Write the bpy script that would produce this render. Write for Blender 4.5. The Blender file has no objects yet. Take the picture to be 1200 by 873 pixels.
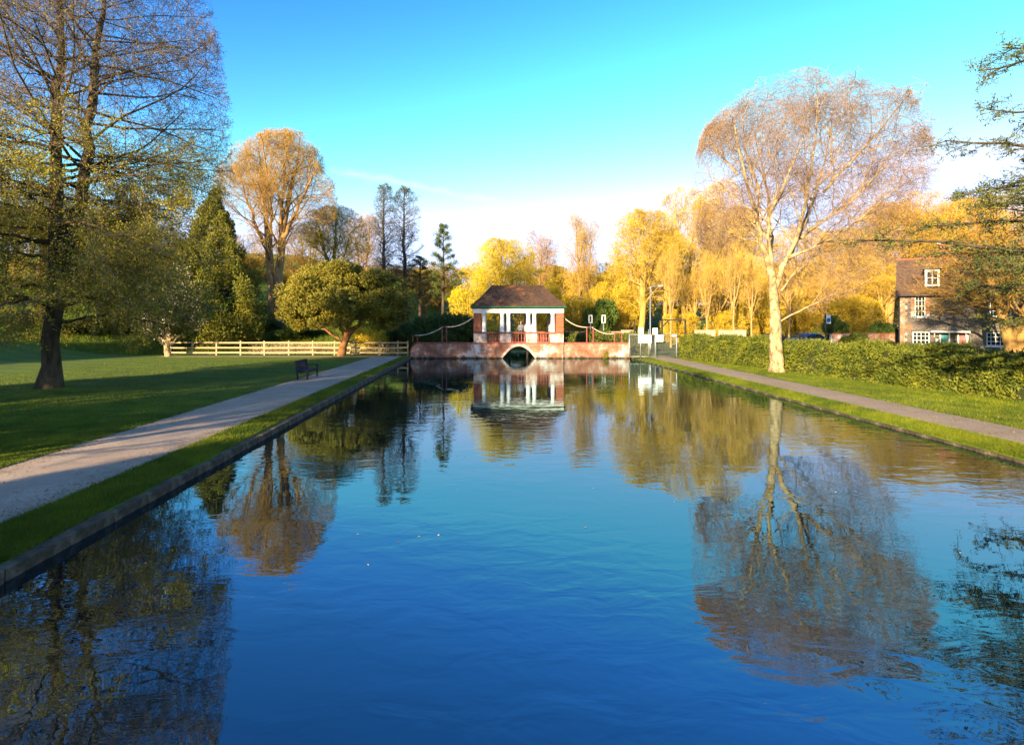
import bpy, math, random
import numpy as np
from math import radians as R
from mathutils import Vector

# ------------------------------------------------------------------ camera, sky, sun, exposure
scene = bpy.context.scene
COL = scene.collection
F = 660.0                       # focal length in photograph pixels (1200 wide)
CX, CY, CH = 573.0, 375.0, 3.1  # vanishing point and eye height over the water
cam_d = bpy.data.cameras.new('camera')
cam = bpy.data.objects.new('camera', cam_d)
COL.objects.link(cam)
cam.location = (0, 0, CH)
cam.rotation_euler = (R(90), 0, 0)
cam_d.sensor_width = 36
cam_d.lens = 36 * F / 1200
cam_d.shift_x = (600 - CX) / 1200
cam_d.shift_y = -(436.5 - CY) / 1200
cam_d.clip_end = 4000
scene.camera = cam

SUN_EL, SUN_AZ = 15.0, 213.0    # elevation, compass azimuth (0 = +Y, clockwise)
world = bpy.data.worlds.new('World')
scene.world = world
world.use_nodes = True
wn, wl = world.node_tree.nodes, world.node_tree.links
wn.clear()
sky = wn.new('ShaderNodeTexSky')
sky.sky_type = 'NISHITA'
sky.sun_disc = False
sky.sun_elevation = R(SUN_EL)
sky.sun_rotation = R(SUN_AZ)
sky.air_density = 1.0
sky.dust_density = 1.0
sky.ozone_density = 1.5
hs = wn.new('ShaderNodeHueSaturation')
hs.inputs['Saturation'].default_value = 1.09
hs.inputs['Hue'].default_value = 0.497
bg = wn.new('ShaderNodeBackground')
bg.inputs['Strength'].default_value = 0.055
wo = wn.new('ShaderNodeOutputWorld')
gm = wn.new('ShaderNodeGamma'); gm.inputs[1].default_value = 2.0
wl.new(sky.outputs[0], gm.inputs[0]); wl.new(gm.outputs[0], hs.inputs['Color'])
# one thin streak of high cloud
def wmath(op, a, b=None, c=None):
    n = wn.new('ShaderNodeMath'); n.operation = op
    for i, v in enumerate((a, b, c)):
        if v is None: continue
        if isinstance(v, (int, float)): n.inputs[i].default_value = v
        else: wl.new(v, n.inputs[i])
    return n.outputs[0]
tc = wn.new('ShaderNodeTexCoord')
def wdot(vec):
    n = wn.new('ShaderNodeVectorMath'); n.operation = 'DOT_PRODUCT'
    wl.new(tc.outputs['Generated'], n.inputs[0]); n.inputs[1].default_value = vec
    return n.outputs['Value']
d1 = Vector((-0.29, 1, 0.268)).normalized()
d2 = Vector((0.03, 1, 0.208)).normalized()
nrm = d1.cross(d2).normalized()
along = (d2 - d1).normalized()
wnz = wn.new('ShaderNodeTexNoise'); wnz.inputs['Scale'].default_value = 26; wnz.inputs['Detail'].default_value = 6
wl.new(tc.outputs['Generated'], wnz.inputs['Vector'])
dist = wmath('ADD', wdot(nrm), wmath('MULTIPLY', wmath('SUBTRACT', wnz.outputs['Fac'], 0.5), 0.02))
band = wmath('POWER', wmath('MAXIMUM', wmath('SUBTRACT', 1.0, wmath('MULTIPLY', wmath('ABSOLUTE', dist), 85.0)), 0.0), 2.0)
s0 = along.dot(d1); s1 = along.dot(d2)
tt = wmath('DIVIDE', wmath('SUBTRACT', wdot(along), s0), s1 - s0)
ends = wmath('MULTIPLY', wmath('MULTIPLY', tt, 6.0), wmath('MULTIPLY', wmath('SUBTRACT', 1.0, tt), 1.6))
ends = wmath('MINIMUM', wmath('MAXIMUM', ends, 0.0), 1.0)
streak = wmath('MULTIPLY', wmath('MULTIPLY', band, ends), wmath('MULTIPLY', wnz.outputs['Fac'], 0.7))
wmix = wn.new('ShaderNodeMix'); wmix.data_type = 'RGBA'
wl.new(streak, wmix.inputs['Factor'])
cl = wn.new('ShaderNodeVectorMath'); cl.operation = 'MINIMUM'; cl.inputs[1].default_value = (5.8, 7.2, 10.2)
wl.new(hs.outputs[0], cl.inputs[0]); wl.new(cl.outputs[0], wmix.inputs['A'])
wmix.inputs['B'].default_value = (6.8, 7.2, 10.2, 1)
wl.new(wmix.outputs['Result'], bg.inputs['Color'])
wl.new(bg.outputs[0], wo.inputs['Surface'])

sun_d = bpy.data.lights.new('sun', 'SUN')
sun_d.energy = 5.0
sun_d.angle = R(0.5)
sun_d.color = (1.0, 0.80, 0.47)
sun = bpy.data.objects.new('sun', sun_d)
COL.objects.link(sun)
az = R(SUN_AZ)
SDIR = Vector((math.sin(az) * math.cos(R(SUN_EL)), math.cos(az) * math.cos(R(SUN_EL)), math.sin(R(SUN_EL))))
sun.rotation_euler = SDIR.to_track_quat('Z', 'Y').to_euler()
sun.location = (-30, -60, 60)

vs = scene.view_settings
vs.view_transform = 'Standard'; vs.look = 'None'; vs.gamma = 1; vs.use_curve_mapping = False
vs.exposure = 1.65
scene.cycles.max_bounces = 5
scene.cycles.diffuse_bounces = 2
scene.cycles.glossy_bounces = 3
scene.cycles.transmission_bounces = 3
scene.cycles.caustics_reflective = False
scene.cycles.caustics_refractive = False
scene.cycles.use_denoising = True

# ------------------------------------------------------------------ helpers
def W(px, py, D):
    return np.array([(px - CX) / F * D, D, CH - (py - CY) / F * D])

def nz(v):
    n = np.linalg.norm(v, axis=-1, keepdims=True)
    return v / np.maximum(n, 1e-9)

class Geo:
    """collects quads and triangles and links them as one mesh object"""
    def __init__(self):
        self.v = []; self.q = []; self.t = []; self.n = 0
    def add(self, v, q=None, t=None):
        v = np.asarray(v, float).reshape(-1, 3)
        if q is not None and len(q): self.q.append(np.asarray(q, np.int64).reshape(-1, 4) + self.n)
        if t is not None and len(t): self.t.append(np.asarray(t, np.int64).reshape(-1, 3) + self.n)
        self.v.append(v); self.n += len(v)
        return self
    def box(self, c, s, rz=0.0, rx=0.0, ry=0.0, taper=1.0):
        x, y, z = [0.5 * k for k in s]
        p = np.array([[-x, -y, -z], [x, -y, -z], [x, y, -z], [-x, y, -z], [-x*taper, -y*taper, z], [x*taper, -y*taper, z], [x*taper, y*taper, z], [-x*taper, y*taper, z]])
        for a, ax in ((rx, 0), (ry, 1), (rz, 2)):
            if a:
                ca, sa = math.cos(a), math.sin(a)
                M = [np.array([[1, 0, 0], [0, ca, -sa], [0, sa, ca]]), np.array([[ca, 0, sa], [0, 1, 0], [-sa, 0, ca]]), np.array([[ca, -sa, 0], [sa, ca, 0], [0, 0, 1]])][ax]
                p = p @ M.T
        return self.add(p + np.array(c), [[0, 3, 2, 1], [4, 5, 6, 7], [0, 1, 5, 4], [1, 2, 6, 5], [2, 3, 7, 6], [3, 0, 4, 7]])
    def bbox(self, c, s, b=0.01):
        """box with chamfered edges"""
        x, y, z = [0.5 * k for k in s]
        b = min(b, x * .9, y * .9, z * .9)
        bm_v = []; idx = {}
        for sx in (-1, 1):
            for sy in (-1, 1):
                for sz in (-1, 1):
                    for ax in range(3):
                        o = [x - b, y - b, z - b]; o[ax] += b
                        idx[(sx, sy, sz, ax)] = len(bm_v)
                        bm_v.append((sx * o[0], sy * o[1], sz * o[2]))
        q = []; t = []
        for ax in range(3):
            u, w = [k for k in range(3) if k != ax]
            for s_ in (-1, 1):
                f = []
                for a, c2 in ((-1, -1), (1, -1), (1, 1), (-1, 1)):
                    k = [0, 0, 0]; k[ax] = s_; k[u] = a; k[w] = c2
                    f.append(idx[(*k, ax)])
                q.append(f)
            for a in (-1, 1):
                for c2 in (-1, 1):
                    k0 = [0, 0, 0]; k0[u] = a; k0[w] = c2
                    f = []
                    for s_, axx in ((-1, u), (1, u), (1, w), (-1, w)):
                        k = list(k0); k[ax] = s_
                        f.append(idx[(*k, axx)])
                    q.append(f)
        for sx in (-1, 1):
            for sy in (-1, 1):
                for sz in (-1, 1):
                    t.append([idx[(sx, sy, sz, a)] for a in range(3)])
        return self.add(np.array(bm_v) + np.array(c), q, t)
    def tubes(self, P, r, k=6, cap=False):
        P = np.asarray(P, float); r = np.asarray(r, float)
        if P.ndim == 2: P = P[None]; r = r[None]
        N, S, _ = P.shape
        if N == 0: return self
        T = np.empty_like(P)
        T[:, 1:-1] = P[:, 2:] - P[:, :-2]; T[:, 0] = P[:, 1] - P[:, 0]; T[:, -1] = P[:, -1] - P[:, -2]
        T = nz(T)
        D = np.abs(nz(P[:, -1] - P[:, 0]))
        ref = np.zeros((N, 3)); ref[np.arange(N), D.argmin(1)] = 1
        U = nz(np.cross(T, ref[:, None, :])); V = np.cross(T, U)
        a = np.arange(k) * 2 * math.pi / k
        V3 = P[:, :, None, :] + r[:, :, None, None] * (np.cos(a)[None, None, :, None] * U[:, :, None, :] + np.sin(a)[None, None, :, None] * V[:, :, None, :])
        i = np.arange(N)[:, None, None] * S * k + np.arange(S - 1)[None, :, None] * k
        j = np.arange(k)[None, None, :]; j2 = (j + 1) % k
        q = np.stack([i + j, i + j2, i + k + j2, i + k + j], -1).reshape(-1, 4)
        t = None
        v = V3.reshape(-1, 3)
        if cap:
            v = np.concatenate([v, P[:, -1], P[:, 0]])
            e = N * S * k
            i1 = np.arange(N)[:, None] * S * k + (S - 1) * k; jj = np.arange(k)[None]; jj2 = (jj + 1) % k
            i0 = np.arange(N)[:, None] * S * k
            t = np.concatenate([np.stack([i1 + jj, i1 + jj2, np.broadcast_to(e + np.arange(N)[:, None], (N, k))], -1).reshape(-1, 3),
                                np.stack([i0 + jj2, i0 + jj, np.broadcast_to(e + N + np.arange(N)[:, None], (N, k))], -1).reshape(-1, 3)])
        return self.add(v, q, t)
    def lathe(self, prof, c=(0, 0, 0), k=12):
        prof = np.array(prof, float)
        P = np.zeros((len(prof), 3)); P[:, 2] = prof[:, 1]
        a = np.arange(k) * 2 * math.pi / k
        v = np.stack([prof[:, 0:1] * np.cos(a), prof[:, 0:1] * np.sin(a), np.broadcast_to(prof[:, 1:2], (len(prof), k))], -1).reshape(-1, 3)
        S = len(prof)
        i = np.arange(S - 1)[:, None] * k; j = np.arange(k)[None]; j2 = (j + 1) % k
        q = np.stack([i + j, i + j2, i + k + j2, i + k + j], -1).reshape(-1, 4)
        v = np.concatenate([v, [[0, 0, prof[0, 1]], [0, 0, prof[-1, 1]]]])
        t = [[(m + 1) % k, m, S * k] for m in range(k)] + [[(S - 1) * k + m, (S - 1) * k + (m + 1) % k, S * k + 1] for m in range(k)]
        return self.add(v + np.array(c), q, t)
    def leaves(self, c, a, b):
        """diamond leaves, folded a little along the midrib: centre c, half axis a, half side b"""
        n = len(c)
        fold = np.cross(a, b); fold = nz(fold) * np.linalg.norm(b, axis=1, keepdims=True) * 0.35
        v = np.stack([c - a, c + b + fold, c + a, c - b + fold], 1).reshape(-1, 3)
        i = np.arange(n)[:, None] * 4
        return self.add(v, None, np.concatenate([i + [[0, 1, 2]], i + [[0, 2, 3]]], 0))
    def prism(self, poly, y0, y1, axis='y'):
        """extrude a polygon given in (x, z) from y0 to y1 (axis y) or (y, z) along x"""
        n = len(poly)
        p = np.array(poly, float)
        if axis == 'y':
            v = np.concatenate([np.column_stack([p[:, 0], np.full(n, y0), p[:, 1]]), np.column_stack([p[:, 0], np.full(n, y1), p[:, 1]])])
        else:
            v = np.concatenate([np.column_stack([np.full(n, y0), p[:, 0], p[:, 1]]), np.column_stack([np.full(n, y1), p[:, 0], p[:, 1]])])
        c = v.reshape(2, n, 3).mean(1)
        v = np.concatenate([v, c])
        q = [[i, (i + 1) % n, n + (i + 1) % n, n + i] for i in range(n)]
        t = [[i, (i + 1) % n, 2 * n] for i in range(n)] + [[n + (i + 1) % n, n + i, 2 * n + 1] for i in range(n)]
        return self.add(v, q, t)
    def mesh(self, name, mat, smooth=False):
        v = np.concatenate(self.v)
        q = np.concatenate(self.q) if self.q else np.zeros((0, 4), np.int64)
        t = np.concatenate(self.t) if self.t else np.zeros((0, 3), np.int64)
        me = bpy.data.meshes.new(name)
        me.vertices.add(len(v)); me.vertices.foreach_set('co', v.astype(np.float32).ravel())
        nl = len(q) * 4 + len(t) * 3
        me.loops.add(nl)
        me.loops.foreach_set('vertex_index', np.concatenate([q.ravel(), t.ravel()]).astype(np.int32))
        me.polygons.add(len(q) + len(t))
        st = np.concatenate([np.arange(len(q)) * 4, len(q) * 4 + np.arange(len(t)) * 3]).astype(np.int32)
        me.polygons.foreach_set('loop_start', st)
        me.polygons.foreach_set('use_smooth', np.full(len(q) + len(t), bool(smooth)))
        me.update(calc_edges=True)
        me.validate()
        if mat: me.materials.append(mat)
        return me
    def build(self, name, mat, parent=None, smooth=False, kind=None, loc=None):
        return mk(name, self.mesh(name, mat, smooth), parent, kind, loc)

def mk(name, me, parent=None, kind=None, loc=None):
    o = bpy.data.objects.new(name, me)
    COL.objects.link(o)
    if parent: o.parent = parent
    if kind: o['kind'] = kind
    if loc is not None: o.location = loc
    return o

def tag(o, label, cat, group=None):
    o['label'] = label; o['category'] = cat
    if group: o['group'] = group
    return o

def thing(name, label, cat, loc=(0, 0, 0), rz=0.0, group=None):
    o = bpy.data.objects.new(name, None)
    o.empty_display_size = 0.3
    COL.objects.link(o)
    o.location = loc; o.rotation_euler = (0, 0, rz)
    return tag(o, label, cat, group)

def copy_tree(src, loc, rz=0.0, scale=(1, 1, 1), label=None, group=None, color=None, cat=None):
    def cp(o, par):
        c = o.copy(); COL.objects.link(c); c.parent = par
        if color is not None: c.color = color
        for ch in o.children: cp(ch, c)
        return c
    r = cp(src, None)
    r.location = loc; r.rotation_euler = (0, 0, rz); r.scale = scale
    if label: r['label'] = label
    if cat: r['category'] = cat
    if group: r['group'] = group
    elif 'group' in r: del r['group']
    return r

# ------------------------------------------------------------------ materials
def mat(name, stops, scale=4.0, detail=5.0, rough=0.85, bump=0.0, bscale=None, bdist=0.02, tint=False, spec=0.3, metal=0.0, stretch=None, stops2=None, scale2=1.0, fac2=0.5, transl=0.0, wnoise=0.5):
    m = bpy.data.materials.new(name); m.use_nodes = True
    n, l = m.node_tree.nodes, m.node_tree.links
    b = n['Principled BSDF']
    b.inputs['Roughness'].default_value = rough
    b.inputs['Specular IOR Level'].default_value = spec
    b.inputs['Metallic'].default_value = metal
    co = n.new('ShaderNodeTexCoord').outputs['Object']
    if stretch:
        mp = n.new('ShaderNodeMapping'); mp.inputs['Scale'].default_value = stretch
        l.new(co, mp.inputs['Vector']); co = mp.outputs[0]
    def ramp(st, sc):
        t = n.new('ShaderNodeTexNoise'); t.inputs['Scale'].default_value = sc; t.inputs['Detail'].default_value = detail; t.inputs['Roughness'].default_value = wnoise
        l.new(co, t.inputs['Vector'])
        r = n.new('ShaderNodeValToRGB'); e = r.color_ramp.elements
        while len(e) < len(st): e.new(0.5)
        for k, (p, c) in enumerate(st):
            e[k].position = p; e[k].color = (*c, 1)
        l.new(t.outputs['Fac'], r.inputs[0])
        return r.outputs[0]
    c = ramp(stops, scale)
    if stops2:
        c2 = ramp(stops2, scale2)
        mx = n.new('ShaderNodeMix'); mx.data_type = 'RGBA'; mx.blend_type = 'MULTIPLY'
        mx.inputs['Factor'].default_value = fac2
        l.new(c, mx.inputs['A']); l.new(c2, mx.inputs['B']); c = mx.outputs['Result']
    if tint:
        oi = n.new('ShaderNodeObjectInfo')
        mx = n.new('ShaderNodeMix'); mx.data_type = 'RGBA'; mx.blend_type = 'MULTIPLY'; mx.inputs['Factor'].default_value = 1
        l.new(c, mx.inputs['A']); l.new(oi.outputs['Color'], mx.inputs['B']); c = mx.outputs['Result']
    l.new(c, b.inputs['Base Color'])
    if bump:
        t = n.new('ShaderNodeTexNoise'); t.inputs['Scale'].default_value = bscale or scale * 4; t.inputs['Detail'].default_value = 6
        l.new(co, t.inputs['Vector'])
        bp = n.new('ShaderNodeBump'); bp.inputs['Strength'].default_value = bump; bp.inputs['Distance'].default_value = bdist
        l.new(t.outputs['Fac'], bp.inputs['Height']); l.new(bp.outputs[0], b.inputs['Normal'])
    if transl:
        tr = n.new('ShaderNodeBsdfTranslucent'); l.new(c, tr.inputs['Color'])
        ms = n.new('ShaderNodeMixShader'); ms.inputs[0].default_value = transl
        l.new(b.outputs[0], ms.inputs[1]); l.new(tr.outputs[0], ms.inputs[2])
        l.new(ms.outputs[0], n['Material Output'].inputs['Surface'])
    return m

def plain(name, c, rough=0.6, spec=0.3, metal=0.0, var=0.12, scale=6.0, bump=0.0, bdist=0.01):
    lo = tuple(k * (1 - var) for k in c); hi = tuple(min(1, k * (1 + var)) for k in c)
    return mat(name, [(0.3, lo), (0.7, hi)], scale, 4, rough, bump, None, bdist, spec=spec, metal=metal)

M = {}
M['gravel'] = mat('gravel', [(0.30, (0.30, 0.20, 0.14)), (0.55, (0.50, 0.37, 0.27)), (0.75, (0.68, 0.52, 0.40))], 38, 8, 0.95, 0.8, 60, 0.02, stops2=[(0.35, (0.66, 0.62, 0.6)), (0.65, (1, 1, 1))], scale2=0.7, fac2=0.8, wnoise=0.75)
M['asphalt'] = mat('path_surface', [(0.30, (0.24, 0.18, 0.13)), (0.7, (0.46, 0.35, 0.25))], 30, 8, 0.95, 0.6, 70, 0.01, stops2=[(0.35, (0.7, 0.66, 0.62)), (0.65, (1, 1, 1))], scale2=0.6, fac2=0.8, wnoise=0.7)
M['road'] = mat('road_surface', [(0.3, (0.045, 0.045, 0.048)), (0.7, (0.07, 0.07, 0.07))], 30, 6, 0.9, 0.4, 80, 0.01)
M['kerb'] = mat('kerb_stone', [(0.25, (0.035, 0.025, 0.016)), (0.5, (0.11, 0.078, 0.05)), (0.8, (0.27, 0.20, 0.13))], 4, 9, 0.95, 1.0, 12, 0.06, stops2=[(0.4, (0.55, 0.6, 0.45)), (0.6, (1, 1, 1))], scale2=1.3, fac2=0.6)
M['bark'] = mat('bark', [(0.3, (0.03, 0.022, 0.014)), (0.7, (0.115, 0.082, 0.05))], 5, 8, 0.95, 0.9, 14, 0.03, tint=True, stretch=(1, 1, 0.25))
M['bark_pale'] = mat('bark_pale', [(0.32, (0.07, 0.05, 0.035)), (0.42, (0.22, 0.145, 0.07)), (0.52, (0.40, 0.29, 0.15)), (0.72, (0.56, 0.44, 0.27))], 3.5, 9, 0.9, 1.0, 9, 0.06, stretch=(1, 1, 0.6), wnoise=.65)
M['bark_gold'] = mat('bark_gold', [(0.3, (0.22, 0.14, 0.06)), (0.7, (0.42, 0.29, 0.13))], 3, 6, 0.95, 0.6, 10, 0.03, tint=True, stretch=(1, 1, 0.3))
M['twig_gold'] = mat('twig_gold', [(0.3, (0.30, 0.19, 0.05)), (0.7, (0.50, 0.35, 0.10))], 0.5, 3, 0.9, tint=True)
M['bud_gold'] = mat('bud_gold', [(0.3, (0.46, 0.32, 0.03)), (0.7, (0.72, 0.54, 0.06))], 0.6, 3, 0.8, tint=True, transl=0.25)
M['twig_grey'] = mat('twig_grey', [(0.3, (0.10, 0.075, 0.06)), (0.7, (0.20, 0.15, 0.12))], 0.6, 3, 0.9, tint=True)
M['twig_birch'] = mat('twig_birch', [(0.3, (0.18, 0.11, 0.085)), (0.7, (0.36, 0.22, 0.13))], 0.5, 3, 0.85)
M['leaf_spring'] = mat('leaf_spring', [(0.3, (0.16, 0.16, 0.015)), (0.7, (0.36, 0.31, 0.03))], 0.5, 3, 0.7, tint=True, transl=0.3)
M['leaf_dark'] = mat('leaf_dark', [(0.3, (0.045, 0.07, 0.014)), (0.7, (0.11, 0.13, 0.02))], 0.5, 3, 0.6, tint=True)
M['leaf_yew'] = mat('leaf_yew', [(0.3, (0.10, 0.095, 0.010)), (0.7, (0.26, 0.21, 0.018))], 0.5, 3, 0.65)
M['leaf_cypress'] = mat('leaf_cypress', [(0.3, (0.075, 0.085, 0.007)), (0.7, (0.21, 0.185, 0.011))], 0.5, 3, 0.65)
M['leaf_hedge'] = mat('leaf_hedge', [(0.3, (0.045, 0.07, 0.006)), (0.7, (0.17, 0.175, 0.012))], 1.4, 6, 0.6)
M['leaf_cedar'] = mat('leaf_cedar', [(0.3, (0.04, 0.065, 0.02)), (0.7, (0.13, 0.14, 0.025))], 1.0, 4, 0.7)
M['hedge_core'] = plain('hedge_core', (0.03, 0.035, 0.01), 0.95)
M['blossom'] = plain('blossom', (0.75, 0.66, 0.68), 0.7)
M['rush'] = plain('dry_stalks', (0.50, 0.36, 0.19), 0.9, var=0.3)
M['brick'] = mat('weathered_brick', [(0.30, (0.17, 0.07, 0.05)), (0.44, (0.36, 0.15, 0.09)), (0.53, (0.46, 0.26, 0.18)), (0.60, (0.68, 0.58, 0.52)), (0.72, (0.78, 0.72, 0.68))], 0.8, 9, 0.92, 0.6, 16, 0.02, stops2=[(0.38, (0.5, 0.46, 0.48)), (0.62, (1, 1, 1))], scale2=2.6, fac2=0.75, wnoise=0.68)
M['brick_red'] = mat('red_brick', [(0.3, (0.24, 0.075, 0.04)), (0.7, (0.40, 0.14, 0.075))], 7, 7, 0.9, 0.5, 24, 0.01)
M['coping'] = mat('red_coping', [(0.3, (0.22, 0.06, 0.045)), (0.7, (0.36, 0.115, 0.085))], 3, 6, 0.8, 0.3, 18, 0.01)
M['white_paint'] = mat('white_paint', [(0.3, (0.70, 0.69, 0.66)), (0.7, (0.83, 0.82, 0.80))], 3, 5, 0.6, 0.15, 20, 0.01)
M['roof'] = mat('mossy_roof_tiles', [(0.30, (0.035, 0.022, 0.018)), (0.47, (0.085, 0.05, 0.036)), (0.56, (0.10, 0.055, 0.035)), (0.62, (0.28, 0.105, 0.035)), (0.70, (0.085, 0.085, 0.018)), (0.8, (0.30, 0.15, 0.03))], 0.9, 10, 0.95, 0.9, 14, 0.03, stops2=[(0.35, (0.4, 0.38, 0.4)), (0.6, (1, 1, 1))], scale2=9, fac2=0.8, wnoise=0.7)
M['green_paint'] = plain('green_paint', (0.02, 0.10, 0.045), 0.5, var=0.3, scale=3)
M['rope'] = plain('rope', (0.52, 0.43, 0.34), 0.9, bump=0.5)
M['iron_red'] = plain('red_oxide_paint', (0.26, 0.07, 0.05), 0.6, var=0.2)
M['dark_timber'] = plain('dark_timber', (0.035, 0.028, 0.022), 0.8, var=0.3)
M['fence_wood'] = mat('fence_wood', [(0.3, (0.40, 0.27, 0.14)), (0.7, (0.58, 0.43, 0.25))], 2, 6, 0.85, 0.4, 20, 0.01)
M['bench_wood'] = mat('bench_wood', [(0.3, (0.014, 0.014, 0.02)), (0.7, (0.03, 0.028, 0.038))], 3, 6, 0.7, 0.3, 20, 0.01)
M['galv'] = plain('galvanised', (0.42, 0.43, 0.43), 0.45, 0.5, 0.6)
M['sign_white'] = plain('sign_white', (0.84, 0.84, 0.82), 0.5, var=0.03)
M['sign_dark'] = plain('sign_dark', (0.03, 0.035, 0.05), 0.5)
M['sign_blue'] = plain('sign_blue', (0.04, 0.12, 0.35), 0.5)
M['flint'] = mat('flint_wall', [(0.32, (0.04, 0.034, 0.032)), (0.5, (0.13, 0.11, 0.095)), (0.66, (0.33, 0.28, 0.235))], 9, 8, 0.9, 0.8, 18, 0.03, stops2=[(0.35, (0.6, 0.56, 0.54)), (0.65, (1, 1, 1))], scale2=1.2, fac2=0.7, wnoise=0.75)
M['brick_pale'] = mat('limewashed_brick', [(0.30, (0.24, 0.10, 0.07)), (0.44, (0.44, 0.24, 0.17)), (0.54, (0.66, 0.54, 0.47)), (0.70, (0.78, 0.71, 0.66))], 2.2, 9, 0.92, 0.6, 18, 0.02, wnoise=0.7)
M['litter'] = plain('fallen_leaf', (0.24, 0.15, 0.07), 0.9, var=0.4)
M['house_tiles'] = mat('house_tiles', [(0.3, (0.06, 0.036, 0.024)), (0.7, (0.145, 0.085, 0.055))], 5, 8, 0.9, 0.6, 20, 0.02)
M['door_teal'] = plain('door_teal', (0.02, 0.28, 0.33), 0.4, 0.5)
M['door_red'] = plain('door_red', (0.30, 0.02, 0.025), 0.4, 0.5)
M['glass'] = plain('window_glass', (0.02, 0.024, 0.03), 0.06, 0.6, var=0.05)
M['tyre'] = plain('tyre', (0.02, 0.02, 0.02), 0.9)
M['rim'] = plain('rim', (0.5, 0.5, 0.52), 0.3, 0.5, 0.8)
M['lamp_red'] = plain('tail_lamp', (0.4, 0.01, 0.01), 0.2, 0.5)
M['car_blue'] = plain('car_blue', (0.015, 0.10, 0.34), 0.22, 0.6, 0.2, 0.03)
M['car_sky'] = plain('car_pale_blue', (0.03, 0.20, 0.36), 0.22, 0.6, 0.2, 0.03)
M['car_plum'] = plain('car_plum', (0.07, 0.03, 0.12), 0.22, 0.6, 0.2, 0.03)
M['cream'] = plain('cream_render', (0.42, 0.33, 0.21), 0.9, var=0.35, scale=1.5)
M['skin'] = plain('skin', (0.48, 0.28, 0.20), 0.6, var=0.05)
M['jacket'] = plain('grey_jacket', (0.16, 0.16, 0.21), 0.9, bump=0.3)
M['trousers'] = plain('dark_trousers', (0.03, 0.03, 0.045), 0.9)
M['hair'] = plain('dark_hair', (0.02, 0.014, 0.01), 0.7)
M['grass_blade'] = mat('grass_blade', [(0.3, (0.07, 0.12, 0.005)), (0.7, (0.22, 0.24, 0.011))], 1.2, 4, 0.7, transl=0.25, stops2=[(.35, (.55, .6, .5)), (.65, (1, 1, 1))], scale2=.28, fac2=.7)

def grass_material():
    m = mat('grass', [(0.3, (0.06, 0.105, 0.006)), (0.55, (0.115, 0.165, 0.009)), (0.75, (0.18, 0.20, 0.016))], 22, 9, 0.95, 0.9, 45, 0.03, stops2=[(0.35, (0.62, 0.66, 0.6)), (0.65, (1, 1, 1))], scale2=0.35, fac2=0.8, wnoise=0.75)
    n, l = m.node_tree.nodes, m.node_tree.links
    b = n['Principled BSDF']
    src = b.inputs['Base Color'].links[0].from_socket
    co = n.new('ShaderNodeTexCoord')
    mp = n.new('ShaderNodeMapping'); mp.inputs['Rotation'].default_value = (0, 0, R(14))
    l.new(co.outputs['Object'], mp.inputs['Vector'])
    wv = n.new('ShaderNodeTexWave'); wv.bands_direction = 'Y'; wv.inputs['Scale'].default_value = 0.16; wv.inputs['Distortion'].default_value = 0.6
    l.new(mp.outputs[0], wv.inputs['Vector'])
    rp = n.new('ShaderNodeValToRGB'); rp.color_ramp.elements[0].color = (0.90, 0.92, 0.9, 1); rp.color_ramp.elements[0].position = 0.35
    rp.color_ramp.elements[1].color = (1.1, 1.08, 1, 1); rp.color_ramp.elements[1].position = 0.65
    l.new(wv.outputs['Fac'], rp.inputs[0])
    mx = n.new('ShaderNodeMix'); mx.data_type = 'RGBA'; mx.blend_type = 'MULTIPLY'; mx.inputs['Factor'].default_value = 1
    l.new(src, mx.inputs['A']); l.new(rp.outputs[0], mx.inputs['B'])
    l.new(mx.outputs['Result'], b.inputs['Base Color'])
    return m
M['grass'] = grass_material()

def water_material():
    m = bpy.data.materials.new('pond_water'); m.use_nodes = True
    n, l = m.node_tree.nodes, m.node_tree.links
    n.remove(n['Principled BSDF'])
    df = n.new('ShaderNodeBsdfDiffuse'); df.inputs['Color'].default_value = (0.001, 0.005, 0.010, 1)
    gl = n.new('ShaderNodeBsdfGlossy'); gl.inputs['Roughness'].default_value = 0.015; gl.inputs['Color'].default_value = (0.66, 0.88, 1.0, 1)
    fr = n.new('ShaderNodeFresnel'); fr.inputs['IOR'].default_value = 2.6
    ms = n.new('ShaderNodeMixShader')
    co = n.new('ShaderNodeTexCoord')
    mp = n.new('ShaderNodeMapping'); mp.inputs['Scale'].default_value = (0.55, 1.0, 1)
    l.new(co.outputs['Object'], mp.inputs['Vector'])
    t1 = n.new('ShaderNodeTexNoise'); t1.inputs['Scale'].default_value = 2.6; t1.inputs['Detail'].default_value = 3.0; t1.inputs['Distortion'].default_value = 0.4
    t2 = n.new('ShaderNodeTexNoise'); t2.inputs['Scale'].default_value = 0.22; t2.inputs['Detail'].default_value = 2
    l.new(mp.outputs[0], t1.inputs['Vector']); l.new(mp.outputs[0], t2.inputs['Vector'])
    rp = n.new('ShaderNodeMapRange'); rp.inputs['From Min'].default_value = 0.38; rp.inputs['From Max'].default_value = 0.66
    rp.inputs['To Min'].default_value = 0.08; rp.inputs['To Max'].default_value = 1.25
    l.new(t2.outputs['Fac'], rp.inputs['Value'])
    mu = n.new('ShaderNodeMath'); mu.operation = 'MULTIPLY'
    l.new(t1.outputs['Fac'], mu.inputs[0]); l.new(rp.outputs[0], mu.inputs[1])
    bp = n.new('ShaderNodeBump'); bp.inputs['Strength'].default_value = 0.30; bp.inputs['Distance'].default_value = 0.030
    l.new(mu.outputs[0], bp.inputs['Height'])
    for s in (df, gl, fr): l.new(bp.outputs[0], s.inputs['Normal'])
    l.new(fr.outputs[0], ms.inputs[0]); l.new(df.outputs[0], ms.inputs[1]); l.new(gl.outputs[0], ms.inputs[2])
    l.new(ms.outputs[0], n['Material Output'].inputs['Surface'])
    return m
M['water'] = water_material()
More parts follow.
